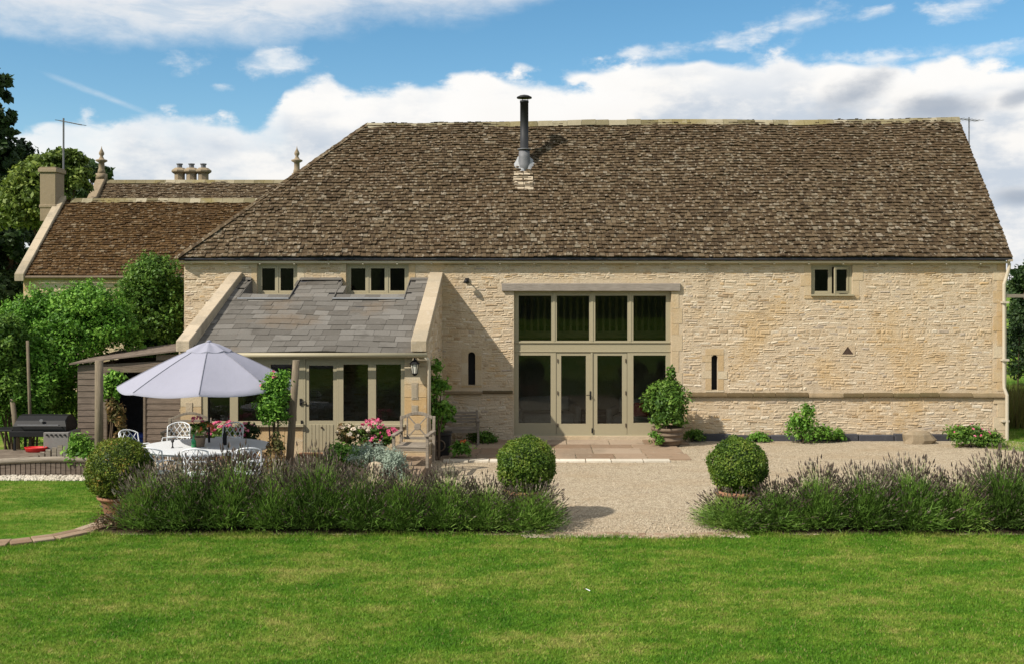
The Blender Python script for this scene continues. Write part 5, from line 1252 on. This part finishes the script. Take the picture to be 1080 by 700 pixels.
shrub('large_shrub', 'tall dense dark green shrub between the cottage and the left corner of the barn', 'shrub', x, YS, [E(162, 296, 27, 26, YS, x), E(150, 325, 30, 32, YS, x), E(180, 330, 18, 34, YS, x), E(165, 350, 30, 28, YS, x), E(184, 355, 14, 24, YS, x), E(140, 350, 30, 30, YS, x), E(186, 318, 12, 26, YS, x), E(170, 380, 34, 26, YS, x)], 44000, .085, 'leaf_mid', 402, 0, 80, .40, .45, 6)
YS = 25.0; x = X(8, YS)
shrub('large_shrub', 'dull green shrub at the left edge, behind the thin grey stake', 'shrub', x, YS, [E(6, 360, 22, 28, YS, x), E(-6, 390, 26, 34, YS, x), E(14, 410, 20, 26, YS, x), E(-8, 430, 26, 30, YS, x)], 18000, .085, 'leaf_mid', 403, 0, 60, .4, .45, 5)
YS = 25.2; x = X(34, YS)
shrub('small_shrub', 'fresh green shrub right behind the barbecue hood', 'shrub', x, YS, [E(32, 418, 22, 20, YS, x), E(46, 423, 14, 16, YS, x), E(38, 446, 18, 20, YS, x)], 7000, .075, 'leaf_fresh', 404)
x = X(88, 22.6)
shrub('small_shrub', 'leafy green plants between the barbecue and the upright post', 'plant', x, 22.6, [E(84, 470, 12, 12, 22.6, x), E(92, 482, 12, 12, 22.6, x), E(80, 485, 10, 10, 22.6, x)], 1800, .09, 'leaf_fresh', 405, 0)
x = X(116, 22.2)
shrub('climbing_plant', 'leafy climber with amber lower leaves beside the upright post', 'climber', x, 22.2, [E(118, 412, 12, 16, 22.2, x), E(122, 402, 10, 12, 22.2, x)], 1500, .085, 'leaf_shrub', 406, 0, 20, .3)
t = [o for o in S.objects if o.name == 'climbing_plant'][0]
foliage('lower_foliage', [E(125, 440, 9, 18, 22.2, x), E(127, 465, 10, 16, 22.2, x), E(120, 430, 8, 12, 22.2, x)], 1500, .075, 'leaf_amber', t, 407)
x = X(289, 19.7)
shrub('climbing_rose', 'dense green rose growing up beside the leaning post', 'climber', x, 19.7, [E(290, 415, 15, 20, 19.7, x), E(288, 438, 15, 18, 19.7, x), E(296, 402, 11, 10, 19.7, x), E(282, 428, 12, 14, 19.7, x)], 6000, .065, 'leaf_shrub', 408, .25)
t = [o for o in S.objects if o.name == 'climbing_rose'][0]
for c in t.children: c.location.z -= .25
foliage('lower_foliage', [(.02, -.05, .55, .24, .22, .5)], 1100, .065, 'leaf_amber', t, 409)
flowers('flowers', [E(288, 425, 15, 20, 19.6, x)], 22, .06, 'flower_pink', t, 410)
x = X(459, 24.4)
shrub('climbing_plant', 'green climber on the right corner of the lean-to above the dark planter', 'climber', x, 24.4, [E(461, 388, 6, 9, 24.4, x), E(458, 410, 6, 16, 24.4, x), E(466, 408, 9, 8, 24.4, x), E(457, 440, 6, 24, 24.4, x), E(468, 432, 10, 10, 24.4, x)], 2100, .085, 'leaf_fresh', 411, 0, 20, .32)
x = X(507, 26.9); shrub('low_plant', 'low dark green plant at the wall between the bench and the glazed doors', 'plant', x, 26.9, [(0, 0, .15, .38, .22, .2), (.2, 0, .12, .25, .2, .16)], 1200, .07, 'leaf_mid', 412, stems=0)
x = X(486, 24.6); shrub('low_plant', 'small green plant with a red flower in front of the wooden bench', 'plant', x, 24.6, [(0, 0, .2, .25, .2, .2)], 700, .07, 'leaf_fresh', 413, stems=0)
flowers('flowers', [(.06, -.05, .42, .06, .05, .05)], 16, .06, 'flower_orange', [o for o in S.objects if o.name == 'low_plant.001'][0], 414)
x = X(372, 20.9); shrub('low_plant', 'bright green leafy plant beside the silver shrub on the terrace', 'plant', x, 20.9, [(0, 0, .3, .42, .3, .28), (-.25, 0, .42, .3, .25, .24)], 2400, .07, 'leaf_fresh', 415, .25, stems=0)
x = X(391, 20.7); shrub('silver_shrub', 'rounded silver grey shrub in front of the pink geraniums', 'shrub', x, 20.7, [(0, 0, .40, .46, .4, .28), (.3, 0, .3, .32, .3, .25)], 6500, .045, 'leaf_silver', 416, .25, aspect=.3)
x = X(414, 19.4); shrub('silver_shrub', 'smaller silver grey shrub beside the upright weathered stone', 'shrub', x, 19.4, [(0, 0, .38, .30, .28, .36)], 3200, .045, 'leaf_silver', 417, .25, aspect=.3)
def wallplant(px, Y, ells, N, mat, seed, label, flower=None):
    t = shrub('wall_plant', label, 'plant', X(px, Y), Y, ells, N, .075, mat, seed, stems=4, sr=.012)
    if flower: flowers('flowers', [(0, -.1, .4, .5, .3, .25)], flower, .05, 'flower_pink', t, seed + 1)
wallplant(848, 27.0, [(0, 0, .3, .42, .26, .32), (.1, 0, .7, .16, .15, .34), (-.2, 0, .45, .25, .2, .3), (.55, .1, .2, .3, .2, .22)], 2600, 'leaf_fresh', 420, 'upright bright green plant with a tall shoot at the barn wall below the triangular vent')
wallplant(800, 27.15, [(0, 0, .12, .28, .15, .13)], 500, 'leaf_fresh', 422, 'tiny low green plant on the dark kerb stones left of the tall shoot')
wallplant(884, 27.2, [(0, 0, .14, .16, .13, .2)], 320, 'leaf_fresh', 424, 'little green weed on the dark kerb stones right of the tall shoot')
wallplant(1024, 26.4, [(0, 0, .24, .5, .32, .26), (.45, -.1, .16, .35, .25, .2), (-.35, 0, .26, .3, .25, .26)], 3400, 'leaf_mid', 426, 'spreading green plant with red flowers near the downpipe of the barn', 26)
wallplant(731, 27.2, [(0, 0, .15, .3, .15, .16)], 600, 'leaf_mid', 428, 'low green plant at the wall just right of the ribbed tub')

# ------------------------------------------------------------------ clipped box balls in terracotta pots
for i, (px_, py_, rpx, YB, mat, lab, sd_) in enumerate(((126.5, 494, 35, 18.5, 'leaf_box', 'largest clipped box ball, browning on one side, left end of the lavender hedge', 501),
                                          (555, 490, 32, 18.1, 'leaf_box_green', 'clipped box ball left of the gravel opening', 502), (778, 491, 32, 18.1, 'leaf_box_green', 'clipped box ball right of the gravel opening', 503))):
    r = rpx * YB / F; zc = Z(py_, YB); t = thing('potted_box_ball', lab, 'topiary', (X(px_, YB), YB, 0), group='clipped box balls in pots along the lavender')
    pt_ = max(.3, zc - r * .78); b = MB(); b.lathe(potprof(.24, .36, pt_), (0, 0, 0), 24); b.build('pot', 'terracotta', t, True)
    rng = np.random.default_rng(sd_); N = 17000; dd = norm(rng.normal(size=(N, 3))); bump = 1 + .030 * np.sin(dd[:, 0] * 9 + dd[:, 2] * 7 + i) + .03 * np.sin(dd[:, 1] * 11 - dd[:, 2] * 13) + .025 * np.sin(dd[:, 0] * 23 + dd[:, 1] * 19) + .03 * np.sin(dd[:, 2] * 5 + dd[:, 0] * 4 + 2 * i)
    q = (rng.uniform(.80, 1.0, N) ** .5) * bump + rng.exponential(.018, N); P = dd * q[:, None] * r * np.array([1, 1, .95]) * .97; P[:, 2] += zc
    tone = .5 + .25 * np.sin(dd[:, 0] * 5 + i * 2) * np.sin(dd[:, 2] * 6) + rng.normal(size=N) * .22
    npmesh('foliage', leaf_quads(P, .032, rng, dd, .5, .65), 4, mat, t, tone)
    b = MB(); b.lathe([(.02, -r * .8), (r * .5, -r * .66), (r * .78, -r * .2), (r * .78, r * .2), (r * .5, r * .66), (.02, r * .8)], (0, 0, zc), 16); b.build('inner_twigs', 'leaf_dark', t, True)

# ------------------------------------------------------------------ lavender
def lavender_meshes(seed, wid=.62, dep=.72, hgt=.98, stalks=430, leaves=8000):
    rng = np.random.default_rng(seed)
    def radial(N, spread):
        a = rng.uniform(0, 2 * np.pi, N); q = np.sqrt(rng.uniform(0, 1, N)); s = q * spread
        return np.stack([np.cos(a) * np.sin(s), np.sin(a) * np.sin(s), np.cos(s)], 1)
    sc = np.array([wid, dep, hgt])
    def strip(p0, p1, w, rng):
        d = norm(np.cross(p1 - p0, rng.normal(size=p0.shape))) * w[:, None]
        return np.stack([p0 - d, p0 + d, p1 + d * .5, p1 - d * .5], 1).reshape(-1, 3)
    N = leaves; d = radial(N, 1.5); base = rng.normal(size=(N, 3)) * .10; base[:, 2] = 0
    t = rng.uniform(.10, .84, (N, 1)) ** .8; p0 = base + d * sc * t * .92 + np.array([0, 0, .05]); dirn = norm(d * sc + rng.normal(size=(N, 3)) * .32 + np.array([0, 0, .25])); L = rng.uniform(.06, .17, (N, 1)); p1 = p0 + dirn * L
    ok = p1[:, 2] > .02; p0, p1, tt_ = p0[ok], p1[ok], t[ok, 0]
    clump = .5 + .5 * np.sin(p0[:, 0] * 7 + seed) * np.sin(p0[:, 1] * 6 + p0[:, 2] * 5)
    V = strip(p0, p1, rng.uniform(.004, .008, len(p0)), rng); r = np.clip(rng.uniform(0, 1, len(p0)) * .6 + clump * .35, 0, 1)
    N = stalks; d = np.concatenate([radial(N // 2, .95), radial(N - N // 2, 1.45)]); b0 = rng.normal(size=(N, 3)) * .07; b0[:, 2] = .05
    ln = rng.uniform(.82, 1.10, (N, 1)); tip = b0 + d * sc * ln + np.array([0, 0, .10]) + rng.normal(size=(N, 3)) * .03; tip[:, 2] = np.maximum(tip[:, 2], .06)
    mid = b0 * .45 + tip * .55 + d * np.array([-.06, -.06, .10]); tip[:, 2] -= .04 * (1 - d[:, 2])
    w = np.full(N, .0035); V2 = np.concatenate([strip(b0, mid, w, rng), strip(mid, tip, w * .9, rng)])
    r2 = rng.uniform(.55, 1, 2 * N)
    dr = norm(tip - mid + np.array([0, 0, .15])); k = rng.uniform(.07, .14, (N, 1)); FV, FR = [], []
    for j in range(3):
        s = rng.normal(size=(N, 3)); sd = norm(np.cross(dr, s)) * rng.uniform(.009, .016, (N, 1)); FV.append(np.stack([tip, tip + dr * k * .35 + sd, tip + dr * k, tip + dr * k * .35 - sd], 1).reshape(-1, 3)); FR.append(rng.uniform(0, 1, N))
    # whorl lower on the stem
    tp = tip - dr * .05; sd = norm(np.cross(dr, rng.normal(size=(N, 3)))) * .012; FV.append(np.stack([tp, tp + dr * .012 + sd, tp + dr * .03, tp + dr * .012 - sd], 1).reshape(-1, 3)); FR.append(rng.uniform(0, 1, N))
    return (np.concatenate([V, V2]), np.concatenate([r, r2])), (np.concatenate(FV), np.concatenate(FR))
protos = []
def lavender(x, y, sc, rz, label, variant, group):
    t = thing('lavender_plant', label, 'lavender', (x, y, 0), rz, group); t.scale = sc
    if variant >= len(protos):
        (V, r), (FV, fr_) = lavender_meshes(600 + variant); a = npmesh('foliage', V, 4, 'lavender_leaf', t, r); c = npmesh('flowers', FV, 4, 'lavender_flower', t, fr_); protos.append((a, c))
    else:
        for o in protos[variant]: c = o.copy(); COL.objects.link(c); c.parent = t
    return t
rl = random.Random(61); ordn = ['first', 'second', 'third', 'fourth', 'fifth', 'sixth', 'seventh', 'eighth', 'ninth', 'tenth', 'eleventh', 'twelfth']
v = 0
nl = 10
for i in range(nl):
    xx_ = -6.45 + i * (6.4 / (nl - 1)) + (rl.uniform(-.1, .1) if 0 < i < nl - 1 else 0); s = rl.uniform(.90, 1.10); hh = s * (.62 if i >= nl - 1 else .74 if i == nl - 2 else .85 if i == 0 else rl.uniform(.82, 1.04))
    lab = ('lavender bush at the left end of the left hedge, under the browning box ball' if i == 0 else 'lavender bush at the right end of the left hedge, spilling over the gravel' if i == nl - 1 else '%s lavender bush from the left in the left hedge' % ordn[i])
    lavender(xx_, 17.62 + rl.uniform(-.06, .06), (s, s, hh * 1.06), rl.uniform(-.3, .3) + (math.pi if rl.random() < .5 else 0), lab, v if v < 5 else rl.randrange(5), 'lavender bushes in the left hedge'); v += 1
nr_ = 9
for i in range(nr_):
    xx_ = 3.35 + i * .76 + rl.uniform(-.08, .08); s = rl.uniform(.92, 1.12)
    lab = ('lavender bush at the left end of the right hedge, spilling over the gravel' if i == 0 else '%s lavender bush from the left in the right hedge' % ordn[i])
    lavender(xx_, 17.66 + rl.uniform(-.06, .06), (s, s, s * (.50 if i == 0 else .66 if i == 1 else rl.uniform(.84, 1.06))), rl.uniform(-.3, .3) + (math.pi if rl.random() < .5 else 0), lab, rl.randrange(5), 'lavender bushes in the right hedge')
# rusty undergrowth beneath the left ball
x = X(128, 17.6); shrub('rusty_plant', 'rusty brown undergrowth at the foot of the browning box ball', 'plant', x, 17.55, [(.15, 0, .22, .45, .32, .24), (.45, 0, .4, .4, .3, .28), (-.2, -.1, .12, .3, .2, .13)], 3200, .05, 'leaf_rust', 620, stems=0, aspect=.3)
# fallen feather-like leaf on the lawn
b = MB(); fx_, fy_ = X(620, 13.9), 13.9
b.hexa([(-.045, 0, .0), (.04, -.006, .004), (.04, .006, .004), (-.045, .007, 0), (-.045, 0, .004), (.045, -.003, .01), (.045, .003, .012), (-.04, .006, .006)]); o = b.build('fallen_leaf', 'white_metal'); o.location = (fx_, fy_, .035); o.rotation_euler = (0, .15, rad(-48)); tag(o, 'single pale leaf lying on the front lawn', 'leaf')
